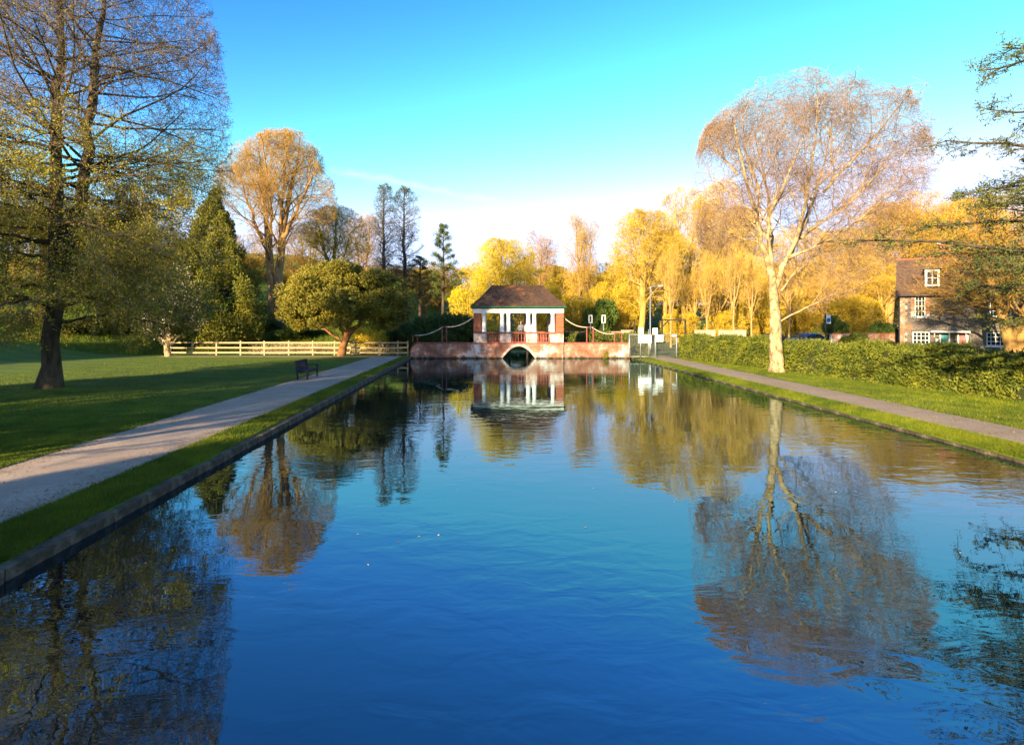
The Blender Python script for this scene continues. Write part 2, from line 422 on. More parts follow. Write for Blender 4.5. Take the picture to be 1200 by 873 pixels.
def damp(m):
    n, l = m.node_tree.nodes, m.node_tree.links
    b = n['Principled BSDF']; src = b.inputs['Base Color'].links[0].from_socket
    sp = n.new('ShaderNodeSeparateXYZ'); l.new(n.new('ShaderNodeTexCoord').outputs['Object'], sp.inputs[0])
    tx = n.new('ShaderNodeTexNoise'); tx.inputs['Scale'].default_value = 2.2; tx.inputs['Detail'].default_value = 6
    l.new(n.new('ShaderNodeTexCoord').outputs['Object'], tx.inputs['Vector'])
    ma = n.new('ShaderNodeMath'); ma.operation = 'MULTIPLY_ADD'; l.new(tx.outputs['Fac'], ma.inputs[0]); ma.inputs[1].default_value = -.5; l.new(sp.outputs['Z'], ma.inputs[2])
    mr = n.new('ShaderNodeMapRange'); mr.inputs['From Min'].default_value = -.22; mr.inputs['From Max'].default_value = -.06
    l.new(ma.outputs[0], mr.inputs['Value'])
    mx = n.new('ShaderNodeMix'); mx.data_type = 'RGBA'; mx.inputs['A'].default_value = (.035, .032, .018, 1)
    l.new(mr.outputs[0], mx.inputs['Factor']); l.new(src, mx.inputs['B']); l.new(mx.outputs['Result'], b.inputs['Base Color'])
damp(M['brick'])

# ------------------------------------------------------------------ ground, water, paths
BANK = 0.2
def sstep(t):
    t = np.clip(t, 0, 1); return t * t * (3 - 2 * t)
def pond_left(y): return -5.66 - 0.013 * np.asarray(y, float)
POND_R, POND_FAR, CH_L, CH_R, CH_FAR = 11.52, 45.5, 0.85, 3.95, 54.6
def gz(x, y):
    x = np.asarray(x, float); y = np.asarray(y, float)
    z = np.full(np.broadcast(x, y).shape, BANK)
    z = z + 4.2 * sstep((y - 47.5) / 22) * sstep((-7 - x) / 7)
    z = z + 5.0 * sstep((y - 62) / 70) * sstep((-4 - x) / 10)
    z = z + 4.0 * sstep((-30 - x) / 25) * sstep((y - 10) / 25)
    z = z + 7.0 * sstep((y - 84) / 70)
    z = z - .055 * np.clip(1 - (pond_left(y) - .1 - x) / .5, 0, 1) * (x < pond_left(y) + .05) * (y < 45.2)
    z = z - .13 * np.clip(1 - (x - 11.55) / .65, 0, 1) * (x > 11.5) * (y < 45.2)
    return z
def gzf(x, y): return float(gz(x, y))

rng = np.random.default_rng(5)
xs = np.concatenate([[-1500, -600, -250, -150, -110, -80], np.arange(-65, -8, 1.5), [-7.2, -6.6, -6.3, -6.10, -6.0, -5.0, -2, CH_L - .08, CH_L, CH_R, CH_R + .08, 7, 10.5, POND_R, POND_R + .08, POND_R + .5], np.arange(13, 66, 1.5), [80, 110, 150, 250, 600, 1500]])
iL = int(np.where(np.isclose(xs, -6.10))[0][0])
ys = np.concatenate([[-400, -150, -60, -30, -14, -9, -8.9], np.arange(-6, 44, 1.5), [44.6, POND_FAR, POND_FAR + .3, 47, 49, 51, 53, CH_FAR, CH_FAR + .08], np.arange(56, 120, 2.0), [130, 145, 160, 200, 300, 600, 1800]])
GX, GY = np.meshgrid(xs, ys)
for k, off in ((iL - 2, -0.6), (iL - 1, -0.3), (iL, -0.10), (iL + 1, 0.0)):
    GX[:, k] = pond_left(np.clip(GY[:, k], -30, 60)) + off
GZ = gz(GX, GY)
inp = (GX >= pond_left(np.clip(GY, -30, 60)) - 0.001) & (GX <= POND_R + .001) & (GY >= -9) & (GY <= POND_FAR + .4)
inc = (GX >= CH_L - .001) & (GX <= CH_R + .001) & (GY > POND_FAR) & (GY <= CH_FAR + .001)
GZ = np.where(inp | inc, -0.9, GZ)
nrmz = rng.normal(0, 0.02, GZ.shape); GZ = np.where((inp | inc) | (np.abs(GX) > 70), GZ, GZ + nrmz * (GY > 47))
ny, nx = GX.shape
ii = (np.arange(ny - 1)[:, None] * nx + np.arange(nx - 1)[None]).ravel()
g = Geo().add(np.stack([GX, GY, GZ], -1), np.stack([ii, ii + 1, ii + nx + 1, ii + nx], -1))
g.build('ground', M['grass'], smooth=True, kind='structure')

g = Geo()
g.add([[-7.2, -9, 0], [POND_R + .05, -9, 0], [POND_R + .05, CH_FAR + .02, 0], [-7.2, CH_FAR + .02, 0]], [[0, 1, 2, 3]])
g.build('pond_water', M['water'], kind='structure')

def ribbon(fL, fR, y0, y1, n, z, jit, seed, across=6):
    r = np.random.default_rng(seed)
    y = np.linspace(y0, y1, n)
    def walk():
        w = r.normal(0, 1, n); w = np.convolve(w, np.ones(5) / 5, 'same'); return w * jit + r.normal(0, jit * .35, n)
    a = fL(y) + walk(); b = fR(y) + walk()
    t = np.linspace(0, 1, across)[None]
    X = a[:, None] * (1 - t) + b[:, None] * t
    Y = np.broadcast_to(y[:, None], X.shape)
    Z = np.full(X.shape, z) + 0.02 * np.sin(np.pi * t)
    i2 = (np.arange(n - 1)[:, None] * across + np.arange(across - 1)[None]).ravel()
    return Geo().add(np.stack([X, Y, Z], -1), np.stack([i2, i2 + 1, i2 + across + 1, i2 + across], -1))
PL_L = lambda y: -9.55 + 0.012 * (y - 12); PL_R = lambda y: pond_left(y) - 1.06 + 0.012 * (y - 9)
PR_L = lambda y: 12.30 + 0 * y; PR_R = lambda y: 14.15 + 0 * y
ribbon(PL_L, PL_R, -12, 44.3, 420, BANK + .006, 0.06, 1).build('gravel_path', M['gravel'], kind='structure')
ribbon(PR_L, PR_R, -12, 45.3, 420, BANK + .006, 0.045, 2).build('footpath', M['asphalt'], kind='structure')
# gravel patch where the left path turns in front of the fence
Geo().add([[-26, 44.2, BANK + .010], [-7.0, 43.9, BANK + .012], [-7.0, 45.0, BANK + .012], [-26, 44.9, BANK + .010]], [[0, 1, 2, 3]]).build('worn_track', M['gravel'], kind='structure')
# road behind the right hedge
Geo().add([[17, 53.5, BANK + .006], [36, 53.5, BANK + .006], [36, 63.5, BANK + .006], [17, 63.5, BANK + .006]], [[0, 1, 2, 3]]).build('road', M['road'], kind='structure')

# pond kerbs: each stone a part
def kerb(label, f, side, y0, y1, seed, width, top):
    r = random.Random(seed)
    t = thing('pond_kerb', label, 'kerb', (0, 0, 0))
    y = y0
    while y < y1:
        L = r.uniform(0.85, 1.15)
        xm = float(f(y + L / 2)); 
        g = Geo().bbox((0, 0, 0), (width, L - 0.008, 0.75 + top), 0.012)
        v = g.v[0]
        v += np.random.default_rng(int(y * 100) + 5007).normal(0, 0.006, v.shape)
        o = g.build('kerb_stone', M['kerb'], t)
        o.location = (xm - side * (width / 2 - 0.02) + r.uniform(-.008, .008), y + L / 2, (top - 0.75) / 2 + r.uniform(-.012, .008))
        o.rotation_euler = (0, r.uniform(-.02, .02), 0.013 if side > 0 else 0)
        y += L
    return t
kerb('long row of dark weathered kerb stones along the gravel path bank', pond_left, 1, -8.9, 45.4, 3, 0.22, 0.15)
kerb('low dark stone edging along the sunlit grass verge', lambda y: POND_R + 0 * y, -1, -8.9, 45.2, 4, 0.12, 0.055)
kl = thing('channel_kerb', 'pale stone sill across the water beyond the arch', 'kerb', (2.4, CH_FAR + .12, 0))
Geo().bbox((0, 0, -.36), (3.3, .3, .9), .03).build('sill_stone', M['cream'], kl)

# ------------------------------------------------------------------ pavilion bridge
PX, PY = 2.38, 45.42
PD = 3.3
pav = thing('pavilion', 'brick bridge pavilion with white columns and mossy hipped tile roof', 'pavilion', (PX, PY, 0))
def arch_wall(x0, x1, top, ax, ahw, rise, y0, y1, bottom=-0.85, n=20):
    Rr = (ahw * ahw + rise * rise) / (2 * rise); cz = rise - Rr
    xsn = [x0, ax - ahw] + [ax - ahw + 2 * ahw * k / n for k in range(1, n)] + [ax + ahw, x1]
    g = Geo()
    def az_(x):
        d = abs(x - ax)
        return rise * (1 - (d / ahw) ** 2) if d < ahw - 1e-6 else 0.0
    for a, b in zip(xsn[:-1], xsn[1:]):
        inside = (a + b) / 2 > ax - ahw and (a + b) / 2 < ax + ahw
        za, zb = (az_(a), az_(b)) if inside else (bottom, bottom)
        v = [[a, y0, za], [b, y0, zb], [b, y0, top], [a, y0, top], [a, y1, za], [b, y1, zb], [b, y1, top], [a, y1, top]]
        g.add(v, [[0, 1, 2, 3], [5, 4, 7, 6], [3, 2, 6, 7], [0, 4, 5, 1]])
    for x, s in ((x0, 1), (x1, -1)):
        g.add([[x, y0, bottom], [x, y1, bottom], [x, y1, top], [x, y0, top]], [[0, 1, 2, 3]])
    for x in (ax - ahw, ax + ahw):
        g.add([[x, y0, bottom], [x, y1, bottom], [x, y1, 0], [x, y0, 0]], [[0, 1, 2, 3]])
    return g
HW = 3.63
AX = 0.03
arch_wall(-HW, HW, 1.17, AX, 1.31, 0.97, 0, PD).build('base_wall', M['brick'], pav)
# arch ring of single bricks on edge
n = 25
ring_me = Geo().bbox((0, 0, 0), (0.105, 0.13, 0.21), 0.008).mesh('arch_brick', M['brick_pale'])
ux = np.linspace(-1.31, 1.31, 400); uz = .97 * (1 - (ux / 1.31) ** 2)
ul = np.concatenate([[0], np.cumsum(np.hypot(np.diff(ux), np.diff(uz)))])
for k in range(n):
    q = ul[-1] * (k + .5) / n
    x_, z_ = np.interp(q, ul, ux), np.interp(q, ul, uz)
    a = math.atan2(2 * .97 * x_ / 1.31 ** 2, 1)
    o = mk('arch_brick', ring_me, pav)
    o.location = (AX + x_ + .108 * math.sin(a), 0.04, z_ + .108 * math.cos(a)); o.rotation_euler = (0, a, 0)
for x in (-0.69, 0.77):
    Geo().bbox((x, 0.9, 0.1), (0.16, 0.16, 1.7), .015).build('arch_post', M['dark_timber'], pav)
# deck kerb course, parapet pedestals, balustrades
Geo().bbox((0, PD / 2, 1.215), (HW * 2 + .06, PD + .06, 0.085), .015).build('deck_slab', M['coping'], pav)
def sx(px): return (px - 607.5) / 14.5
peds = [(555, 570.5), (585.7, 599), (616.5, 629.7), (645, 660.4)]
bays = [(570.5, 585.7), (599, 616.5), (629.7, 645)]
for back in (0, 1):
    yy = 0.16 if not back else PD - 0.16
    for a, b in peds:
        xa, xb = sx(a), sx(b)
        Geo().bbox(((xa + xb) / 2, yy, 1.635), (xb - xa, 0.32, 0.75), .02).build('pedestal', M['brick_pale'], pav)
    Geo().bbox((0, yy, 2.06), (HW * 2 + .08, 0.40, 0.10), .02).build('coping_rail', M['coping'], pav)
    for a, b in bays:
        xa, xb = sx(a), sx(b)
        Geo().bbox(((xa + xb) / 2, yy, 1.305), (xb - xa - .01, 0.26, 0.09), .015).build('bottom_rail', M['coping'], pav)
bal = Geo().lathe([(.055, 1.351), (.055, 1.40), (.035, 1.42), (.065, 1.52), (.07, 1.60), (.04, 1.76), (.032, 1.86), (.05, 1.90), (.05, 1.95), (.06, 1.96), (.06, 2.009)], k=10).mesh('baluster', M['coping'], True)
for back in (0, 1):
    for a, b in bays:
        for k in range(5):
            o = mk('baluster', bal, pav)
            o.location = (sx(a) + (sx(b) - sx(a)) * (k + .5) / 5, 0.16 if not back else PD - .16, 0)
colm = Geo().lathe([(.21, 2.112), (.21, 2.17), (.185, 2.20), (.175, 2.26), (.172, 2.7), (.148, 3.46), (.15, 3.50), (.175, 3.52), (.175, 3.55), (.205, 3.58), (.205, 3.648)], k=20).mesh('column', M['white_paint'], True)
for yy in (0.2, PD - .2):
    for p in (567.3, 588.5, 596.0, 619.2, 626.4, 648.0):
        o = mk('column', colm, pav); o.location = (sx(p), yy, 0)
for yy in (0.3, PD - .3):
    for a, b in ((555, 563.6), (651.4, 660.4)):
        Geo().bbox(((sx(a) + sx(b)) / 2, yy, 2.88), (sx(b) - sx(a), 0.56, 1.535), .012).build('brick_pier', M['brick_red'], pav)
for yy in (0.25, PD - .25):
    Geo().bbox((0, yy, 3.83), (HW * 2 + .1, 0.44, 0.36), .02).build('beam', M['white_paint'], pav)
for s in (-1, 1):
    Geo().bbox((s * (HW - .19), PD / 2, 3.826), (0.40, PD - .95, 0.35), .02).build('side_beam', M['white_paint'], pav)
Geo().box((0, PD / 2, 4.035), (HW * 2 - .1, PD - .1, 0.05)).build('ceiling', M['white_paint'], pav)
EH, EO = 4.13, 0.17
ew, ed = HW + EO, PD / 2 + EO
g = Geo()
for (cx, cy, lx, ly) in ((0, -ed, 2 * ew, .13), (0, ed, 2 * ew, .13), (-ew, 0, .13, 2 * ed - .14), (ew, 0, .13, 2 * ed - .14)):
    g.bbox((cx, cy + PD / 2, EH), (lx + (.13 if ly == .13 else 0), ly, .13), .03)
g.build('gutter', M['green_paint'], pav)
# roof of stepped tile courses
roof = None
ridge_hl, ridge_z, NC = 2.1, 5.92, 17
g = Geo()
ez = EH + 0.02
for k in range(NC):
    t0 = k / NC; t1 = (k + 1.25) / NC
    def ring(t, lift):
        t = min(t, 1)
        hx = ew * (1 - t) + ridge_hl * t; hy = ed * (1 - t) + 0.02 * t
        z = ez + (ridge_z - ez) * t - 0.07 * math.sin(math.pi * t) + lift
        return [(-hx, PD/2 - hy, z), (hx, PD/2 - hy, z), (hx, PD/2 + hy, z), (-hx, PD/2 + hy, z)]
    lo, hi = ring(t0, 0.045), ring(t1, 0.012)
    un = ring(t0, 0.0)
    for a in range(4):
        b = (a + 1) % 4
        # split along the course into tiles with uneven lips
        P0, P1, Q0, Q1 = [np.array(p) for p in (lo[a], lo[b], hi[a], hi[b])]
        U0, U1 = np.array(un[a]), np.array(un[b])
        m = max(2, int(np.linalg.norm(P1 - P0) / 0.19))
        for j in range(m):
            f0, f1 = (j + .03) / m, (j + .97) / m
            dz = rng.normal(0, 0.010)
            A = P0 + (P1 - P0) * f0 + [0, 0, dz]; B = P0 + (P1 - P0) * f1 + [0, 0, dz + rng.normal(0, .004)]
            C = Q0 + (Q1 - Q0) * f1; Dd = Q0 + (Q1 - Q0) * f0
            E = U0 + (U1 - U0) * f0; H = U0 + (U1 - U0) * f1
            g.add([A, B, C, Dd, E, H], [[0, 1, 2, 3], [4, 5, 1, 0]])
lo, hi = ring(0, -0.02), ring(1, -0.02)
for a in range(4):
    b = (a + 1) % 4
    g.add([lo[a], lo[b], hi[b], hi[a]], [[0, 1, 2, 3]])
roof = g.build('roof', M['roof'], pav)
for k in range(14):
    x = -ridge_hl + (k + .5) * 2 * ridge_hl / 14
    gg = Geo().tubes(np.array([[x - .145, PD/2, ridge_z - .01], [x + .145, PD/2, ridge_z - .01]]), np.array([.09, .085]), 8, True)
    gg.build('ridge_tile', M['roof'], roof)
for cxn, cyn in ((-1, -1), (1, -1), (1, 1), (-1, 1)):
    A = np.array([cxn * ew, PD/2 + cyn * ed, ez + .04]); B = np.array([cxn * ridge_hl, PD/2 + cyn * .02, ridge_z])
    pts = np.array([A + (B - A) * t + [0, 0, -0.07 * math.sin(math.pi * t) + .02] for t in np.linspace(0, 1, 7)])
    Geo().tubes(pts, np.full(7, .07), 6, True).build('hip_tile', M['roof'], roof)

# flanking walls
def flank(label, x0, x1, ramp_left):
    t = thing('pond_wall', label, 'wall', ((x0 + x1) / 2, 45.55, 0))
    h = (x1 - x0) / 2
    poly = [(-h, -.85), (h, -.85), (h, 1.17), (-h, 1.17)]
    if ramp_left:
        poly = [(-h - .6, -.85), (h, -.85), (h, 1.17), (-h, 1.17), (-h - .28, 1.02), (-h - .48, .72), (-h - .6, .38)]
    Geo().prism(poly, 0, 3.0).build('wall_body', M['brick'], t)
    x = -h
    r = random.Random(len(label))
    while x < h - .2:
        L = min(0.62, h - x)
        o = Geo().bbox((x + L / 2, 0.16, 1.225), (L - .012, .42, .11), .02).build('coping_stone', M['coping'], t)
        o.location.z = r.uniform(-.006, .006)
        x += L
    if ramp_left:
        pts = np.array([(-h, .16, 1.21), (-h - .28, .16, 1.06), (-h - .48, .16, .76), (-h - .62, .16, .38)])
        Geo().tubes(pts, np.full(4, .12), 6, True).build('coping_stone', M['coping'], t)
    return t
wl_x0, wl_x1 = -5.75, PX - HW - .004
wr_x0, wr_x1 = PX + HW + .004, 11.42
flank('shaded brick pond wall left of pavilion with curved ramped end', wl_x0, wl_x1, True)
flank('sunlit orange brick pond wall between pavilion and mesh fence', wr_x0, wr_x1, False)
tuft = Geo()
r = np.random.default_rng(9)
c0 = np.array([9.4, 45.40, 0.25])
c = c0 + r.normal(0, 1, (160, 3)) * [.10, .05, .22]
a = nz(r.normal(0, 1, (160, 3)) + [0, 0, 1.0]) * .09
b = nz(np.cross(a, r.normal(0, 1, (160, 3)))) * .018
tag(tuft.leaves(c, a, b).build('wall_weed', M['leaf_spring']), 'small yellow green weed growing from the sunlit brick wall', 'weed')

# rope swags with posts on the walls
def post_pair(name_label, xa, xb, z0, zt, cat='post'):
    t = thing('rope_post', name_label, cat, ((xa + xb) / 2, 45.75, z0), group='red rope posts on the pond walls')
    h = (xb - xa) / 2
    for s in (-1, 1):
        p = Geo().bbox((s * h, 0, (zt - z0) / 2), (.085, .085, zt - z0), .012).build('post', M['iron_red'], t)
    Geo().bbox((0, 0, zt - z0 - .05), (2 * h - .09, .06, .06), .01).build('cross_rail', M['iron_red'], t)
    return t
def zpx(py, D=45.6): return CH - (py - CY) / F * D
def xpx(px, D=45.6): return (px - CX) / F * D
ZT = 1.28
pp = [(483.5, 489, 392.5, 'low pair of red posts at the ramped wall end'), (518, 523, 382.5, 'tall pair of red posts on the shaded wall'),
      (688, 695.5, 383, 'tall pair of red posts on the sunlit wall'), (720.5, 729, 390, 'low pair of red posts near the white signs')]
for a, b, y, lab in pp:
    post_pair(lab, xpx(a), xpx(b), ZT, zpx(y))
def rope(label, p0, p1, sag):
    P = np.array([[xpx(p0[0]) * (1 - t) + xpx(p1[0]) * t, 45.75, zpx(p0[1]) * (1 - t) + zpx(p1[1]) * t - 4 * sag * t * (1 - t)] for t in np.linspace(0, 1, 24)])
    r_ = 0.042 + 0.006 * np.sin(np.arange(24) * 2.5)
    o = Geo().tubes(P - P[0], r_, 8, True).build('rope_swag', M['rope'], smooth=True, loc=P[0])
    tag(o, label, 'rope', 'rope swags along the pond walls')
rope('short rope swag between the two post pairs on the shaded wall', (486, 393), (519, 383), .22)
rope('rope swag rising from posts to the left brick pier', (522, 383), (554.5, 372), .26)
rope('rope swag falling from the right brick pier to tall posts', (660.7, 372), (689, 383.5), .24)
rope('short rope swag from tall posts down to low posts by signs', (694, 383.5), (721, 391), .22)

# ------------------------------------------------------------------ person in the pavilion
def person(loc, rz):
    t = thing('person', 'person in grey jacket standing behind the balustrade inside the pavilion', 'person', loc, rz)
    V = [(0, 0, .95), (0, 0, 1.15), (0, 0, 1.38), (0, .01, 1.47), (0, .0, 1.56)]
    E = [(0, 1), (1, 2), (2, 3), (3, 4)]
    Rd = [(.155, .11), (.14, .10), (.17, .11), (.055, .055), (.06, .06)]
    def chain(root, pts, rads):
        p = root
        for q, rr in zip(pts, rads):
            V.append(q); Rd.append(rr); E.append((p, len(V) - 1)); p = len(V) - 1
    for s in (-1, 1):
        chain(2, [(s * .19, 0, 1.37), (s * .25, -.02, 1.10), (s * .20, -.22, .98), (s * .18, -.30, .98)], [(.06, .06), (.05, .05), (.038, .038), (.035, .035)])
        chain(0, [(s * .095, 0, .88), (s * .10, .01, .48), (s * .105, .03, .09), (s * .11, -.12, .035)], [(.09, .09), (.062, .062), (.045, .045), (.042, .03)])
    me = bpy.data.meshes.new('body')
    me.from_pydata(V, E, [])
    o = mk('body', me, t)
    md = o.modifiers.new('skin', 'SKIN'); md.use_smooth_shade = True
    for i, rr in enumerate(Rd):
        me.skin_vertices[0].data[i].radius = rr
        me.skin_vertices[0].data[i].use_root = (i == 0)
    o.modifiers.new('sub', 'SUBSURF').levels = 1
    o.modifiers['sub'].render_levels = 2
    me.materials.append(M['jacket'])
    def ball(name, c, s, m, par):
        u = np.linspace(0, math.pi, 10); prof = np.column_stack([np.maximum(np.sin(u), .01), -np.cos(u)])
        g = Geo().lathe(prof, k=14)
        g.v[0] = g.v[0] * np.array(s) + np.array(c)
        return g.build(name, m, par, True)
    hd = ball('head', (0, -.01, 1.64), (.078, .095, .115), M['skin'], t)
    ball('hair', (0, .018, 1.672), (.085, .096, .105), M['hair'], t)
    Geo().tubes(np.array([[0, -.10, 1.655], [0, -.123, 1.625], [0, -.10, 1.615]]), np.array([.008, .016, .008]), 6).build('nose', M['skin'], hd, True)
    for s in (-1, 1):
        ball('ear', (s * .08, .0, 1.635), (.012, .022, .033), M['skin'], hd)
        ball('eye', (s * .03, -.098, 1.655), (.013, .008, .008), M['hair'], hd)
        g = Geo()
        for f in range(4):
            g.tubes(np.array([[s * .18 - .03 + f * .02, -.32, .985], [s * .18 - .03 + f * .02, -.385, .98], [s * .18 - .03 + f * .02, -.40 - .006 * (f % 2), .95]]), np.array([.010, .009, .007]), 6, True)
        g.tubes(np.array([[s * .15, -.31, .985], [s * .125, -.345, .975], [s * .12, -.37, .965]]), np.array([.011, .01, .008]), 6, True)
        g.build('hand', M['skin'], t, True)
    g = Geo()
    for s in (-1, 1):
        g.tubes(np.array([[s * .09, 0, .97], [s * .10, .01, .50], [s * .105, .03, .08]]), np.array([.118, .085, .07]), 12, True)
    g.build('trousers', M['trousers'], t, True)
    ball('mouth', (0, -.098, 1.59), (.02, .006, .005), M['coping'], hd)
person((PX + sx(610.5) + .05, PY + 1.0, 1.26), R(8))

# ------------------------------------------------------------------ post and rail fence
ft = thing('rail_fence', 'pale wooden post and three rail fence at the lawn edge', 'fence', (0, 46.2, 0))
post_px = [200, 225.3, 253.7, 282, 310, 338.5, 366.7, 392, 417, 444.5, 466, 478]
post_me = Geo().bbox((0, 0, .62), (.11, .11, 1.6), .012).mesh('post', M['fence_wood'])
fx = [(p - CX) / F * 46.2 for p in post_px]
rr = random.Random(8)
for x in fx:
    o = mk('post', post_me, ft); o.location = (x, 0, BANK - .22 + rr.uniform(-.02, .02)); o.rotation_euler = (rr.uniform(-.015, .015), rr.uniform(-.015, .015), 0)
for a, b in zip(fx[:-1], fx[1:]):
    for z in (1.24, .82, .42):
        o = Geo().bbox((0, 0, 0), (b - a - .004, .045, .115), .008).build('rail', M['fence_wood'], ft)
        o.location = ((a + b) / 2, -.085, z + rr.uniform(-.012, .012)); o.rotation_euler = (0, rr.uniform(-.007, .007), 0)
# dry stalks along the fence
r = np.random.default_rng(21)
N = 1500
X = r.uniform(-20, -7.2, N); X[:800] = r.normal(-15.5, 1.6, 800)
P0 = np.column_stack([X, 46.6 + r.random(N) * 1.2, np.full(N, .15)])
L = r.uniform(.4, 1.1, N)
P1 = P0 + np.column_stack([r.normal(0, .12, N), r.normal(0, .12, N), L * .6]); P2 = P1 + np.column_stack([r.normal(0, .18, N), r.normal(0, .12, N), L * .4])
tag(Geo().tubes(np.stack([P0, P1, P2], 1), np.tile([.010, .009, .006], (N, 1)), 3).build('dry_stalks', M['rush'], kind='stuff'), 'dry buff plant stalks standing along the rail fence', 'dry grass')

# ------------------------------------------------------------------ bench
bt = thing('park_bench', 'dark slatted wooden bench facing the pond beside the gravel path', 'bench', (-9.05, 28.0, BANK), R(90))
BL = 1.65
def bb(n, c, s): return Geo().bbox(c, s, .008).build(n, M['bench_wood'], bt)
for s in (-1, 1):
    bb('leg', (s * (BL / 2 - .04), -.27, .30), (.07, .07, .60))
    o = Geo().box((0, 0, 0), (.07, .07, .92), rx=R(-7)).build('back_leg', M['bench_wood'], bt); o.location = (s * (BL / 2 - .04), .24, .455)
    bb('armrest', (s * (BL / 2 - .04), -.03, .625), (.085, .60, .045))
    bb('side_rail', (s * (BL / 2 - .04), -.02, .38), (.05, .44, .08))
for k in range(5): bb('seat_slat', (0, -.27 + k * .108, .44), (BL - .02, .092, .03))
bb('front_rail', (0, -.245, .375), (BL - .16, .035, .09))
for k, z in enumerate((.50, .91)):
    o = Geo().bbox((0, 0, 0), (BL - .15, .045, .075), .008).build('back_rail', M['bench_wood'], bt); o.location = (0, .245 + (z - .45) * .12, z - .02)
for k in range(11):
    o = Geo().box((0, 0, 0), (.075, .022, .36), rx=R(-7)).build('back_slat', M['bench_wood'], bt); o.location = (-BL / 2 + .13 + k * (BL - .26) / 10, .27, .685)

# ------------------------------------------------------------------ trees: growth machinery
def spawn(r, P, rad, n, t0, t1, ang, sd, up=0.0):
    N, S, _ = P.shape
    t = t0 + (t1 - t0) * ((np.arange(n)[None] + r.random((N, n))) / n)
    f = t * (S - 1); i = np.minimum(f.astype(int), S - 2); w = (f - i)[..., None]
    ar = np.arange(N)[:, None]
    A, B = P[ar, i], P[ar, i + 1]
    pos = (A * (1 - w) + B * w).reshape(-1, 3)
    T = nz(B - A).reshape(-1, 3)
    pr = (rad[ar, i] * (1 - w[..., 0]) + rad[ar, i + 1] * w[..., 0]).ravel()
    az_ = (r.random((N, 1)) * 6.28 + np.arange(n)[None] * 2.4 + r.normal(0, .5, (N, n))).ravel()
    ref = np.where(np.abs(T[:, 2:3]) > .9, np.array([[1., 0, 0]]), np.array([[0, 0, 1.]]))
    U = nz(np.cross(T, ref)); V = np.cross(T, U)
    an = np.radians(r.normal(ang, sd, len(T)))[:, None]
    d = np.cos(an) * T + np.sin(an) * (np.cos(az_)[:, None] * U + np.sin(az_)[:, None] * V)
    d[:, 2] += up
    plen = np.linalg.norm(np.diff(P, axis=1), axis=2).sum(1)
    return pos, nz(d), pr, t.ravel(), np.repeat(plen, n)

def grow(r, pos, d, L, r0, r1, S, wob, trop):
    pts = [pos]; p = pos; st = (L / (S - 1))[:, None]
    for s in range(S - 1):
        p = p + d * st; pts.append(p)
        d = d + r.normal(0, wob, d.shape); d[:, 2] += trop
        d = nz(d)
    P = np.stack(pts, 1)
    w = np.linspace(0, 1, S)[None]
    return P, r0[:, None] * (1 - w) + r1[:, None] * w

def exit_len(pos, d, env):
    c, ra = np.array(env[0]), np.array(env[1])
    o = (pos - c) / ra; dd = d / ra
    A = (dd * dd).sum(1); B = (o * dd).sum(1); C = (o * o).sum(1) - 1
    e = (-B + np.sqrt(np.maximum(B * B - A * C, 0))) / A
    u = o + e[:, None] * dd
    k = c[0] * .7 + c[2]
    lump = .10 * np.sin(4.1 * u[:, 0] + 2.3 * u[:, 1] + k) + .09 * np.sin(5.3 * u[:, 2] - 3.1 * u[:, 0] + 1.7 * k) + .07 * np.sin(8.7 * u[:, 1] + 6.1 * u[:, 2] + 2.9 * k) + .06 * np.sin(11 * u[:, 0] - 9 * u[:, 2])
    return e * (.97 + lump) + lump * .25 * ra.mean()

def resample(pts, radii, S, r, wob):
    pts = np.array(pts, float); radii = np.array(radii, float)
    s = np.concatenate([[0], np.cumsum(np.linalg.norm(np.diff(pts, axis=0), axis=1))])
    q = np.linspace(0, s[-1], S)
    # Catmull-like smoothing through dense linear interpolation
    P = np.column_stack([np.interp(q, s, pts[:, k]) for k in range(3)])
    Pm = P.copy(); Pm[1:-1] = .25 * P[:-2] + .5 * P[1:-1] + .25 * P[2:]
    Pm[1:-1] += r.normal(0, wob, (S - 2, 3))
    return Pm, np.interp(q, s, radii)

def skeleton(seed, stems, env, lv, S0=14, wob0=.03):
    """stems: list of (points, radii). lv: per level dict(n,t0,t1,ang,sd,up,L,S,wob,trop,rr,tip)"""
    r = np.random.default_rng(seed)
    PP = [resample(p, q, S0, r, wob0) for p, q in stems]
    P = np.stack([p for p, q in PP]); rad = np.stack([q for p, q in PP])
    out = [(P, rad)]
    for L in lv:
        pos, d, pr, t, pl = spawn(r, P, rad, L['n'], L.get('t0', .2), L.get('t1', 1.), L['ang'], L.get('sd', 12), L.get('up', 0))
        ex = exit_len(pos, d, env)
        ln = r.uniform(L['L'][0], L['L'][1], len(pos))
        if L.get('taper'): ln = ln * (1 - L['taper'] * t)
        ln = np.minimum(ln, np.maximum(ex, .12 * ln) * r.uniform(.78, 1.10, len(pos)))
        r0 = np.minimum(pr * L.get('rr', .6), L.get('rmax', 9)); r0 = np.maximum(r0, L.get('rmin', .004))
        r1 = np.maximum(r0 * L.get('tip', .3), L.get('rtip', .003))
        P, rad = grow(r, pos, d, ln, r0, r1, L.get('S', 5), L.get('wob', .12), L.get('trop', 0))
        out.append((P, rad))
    return out, r

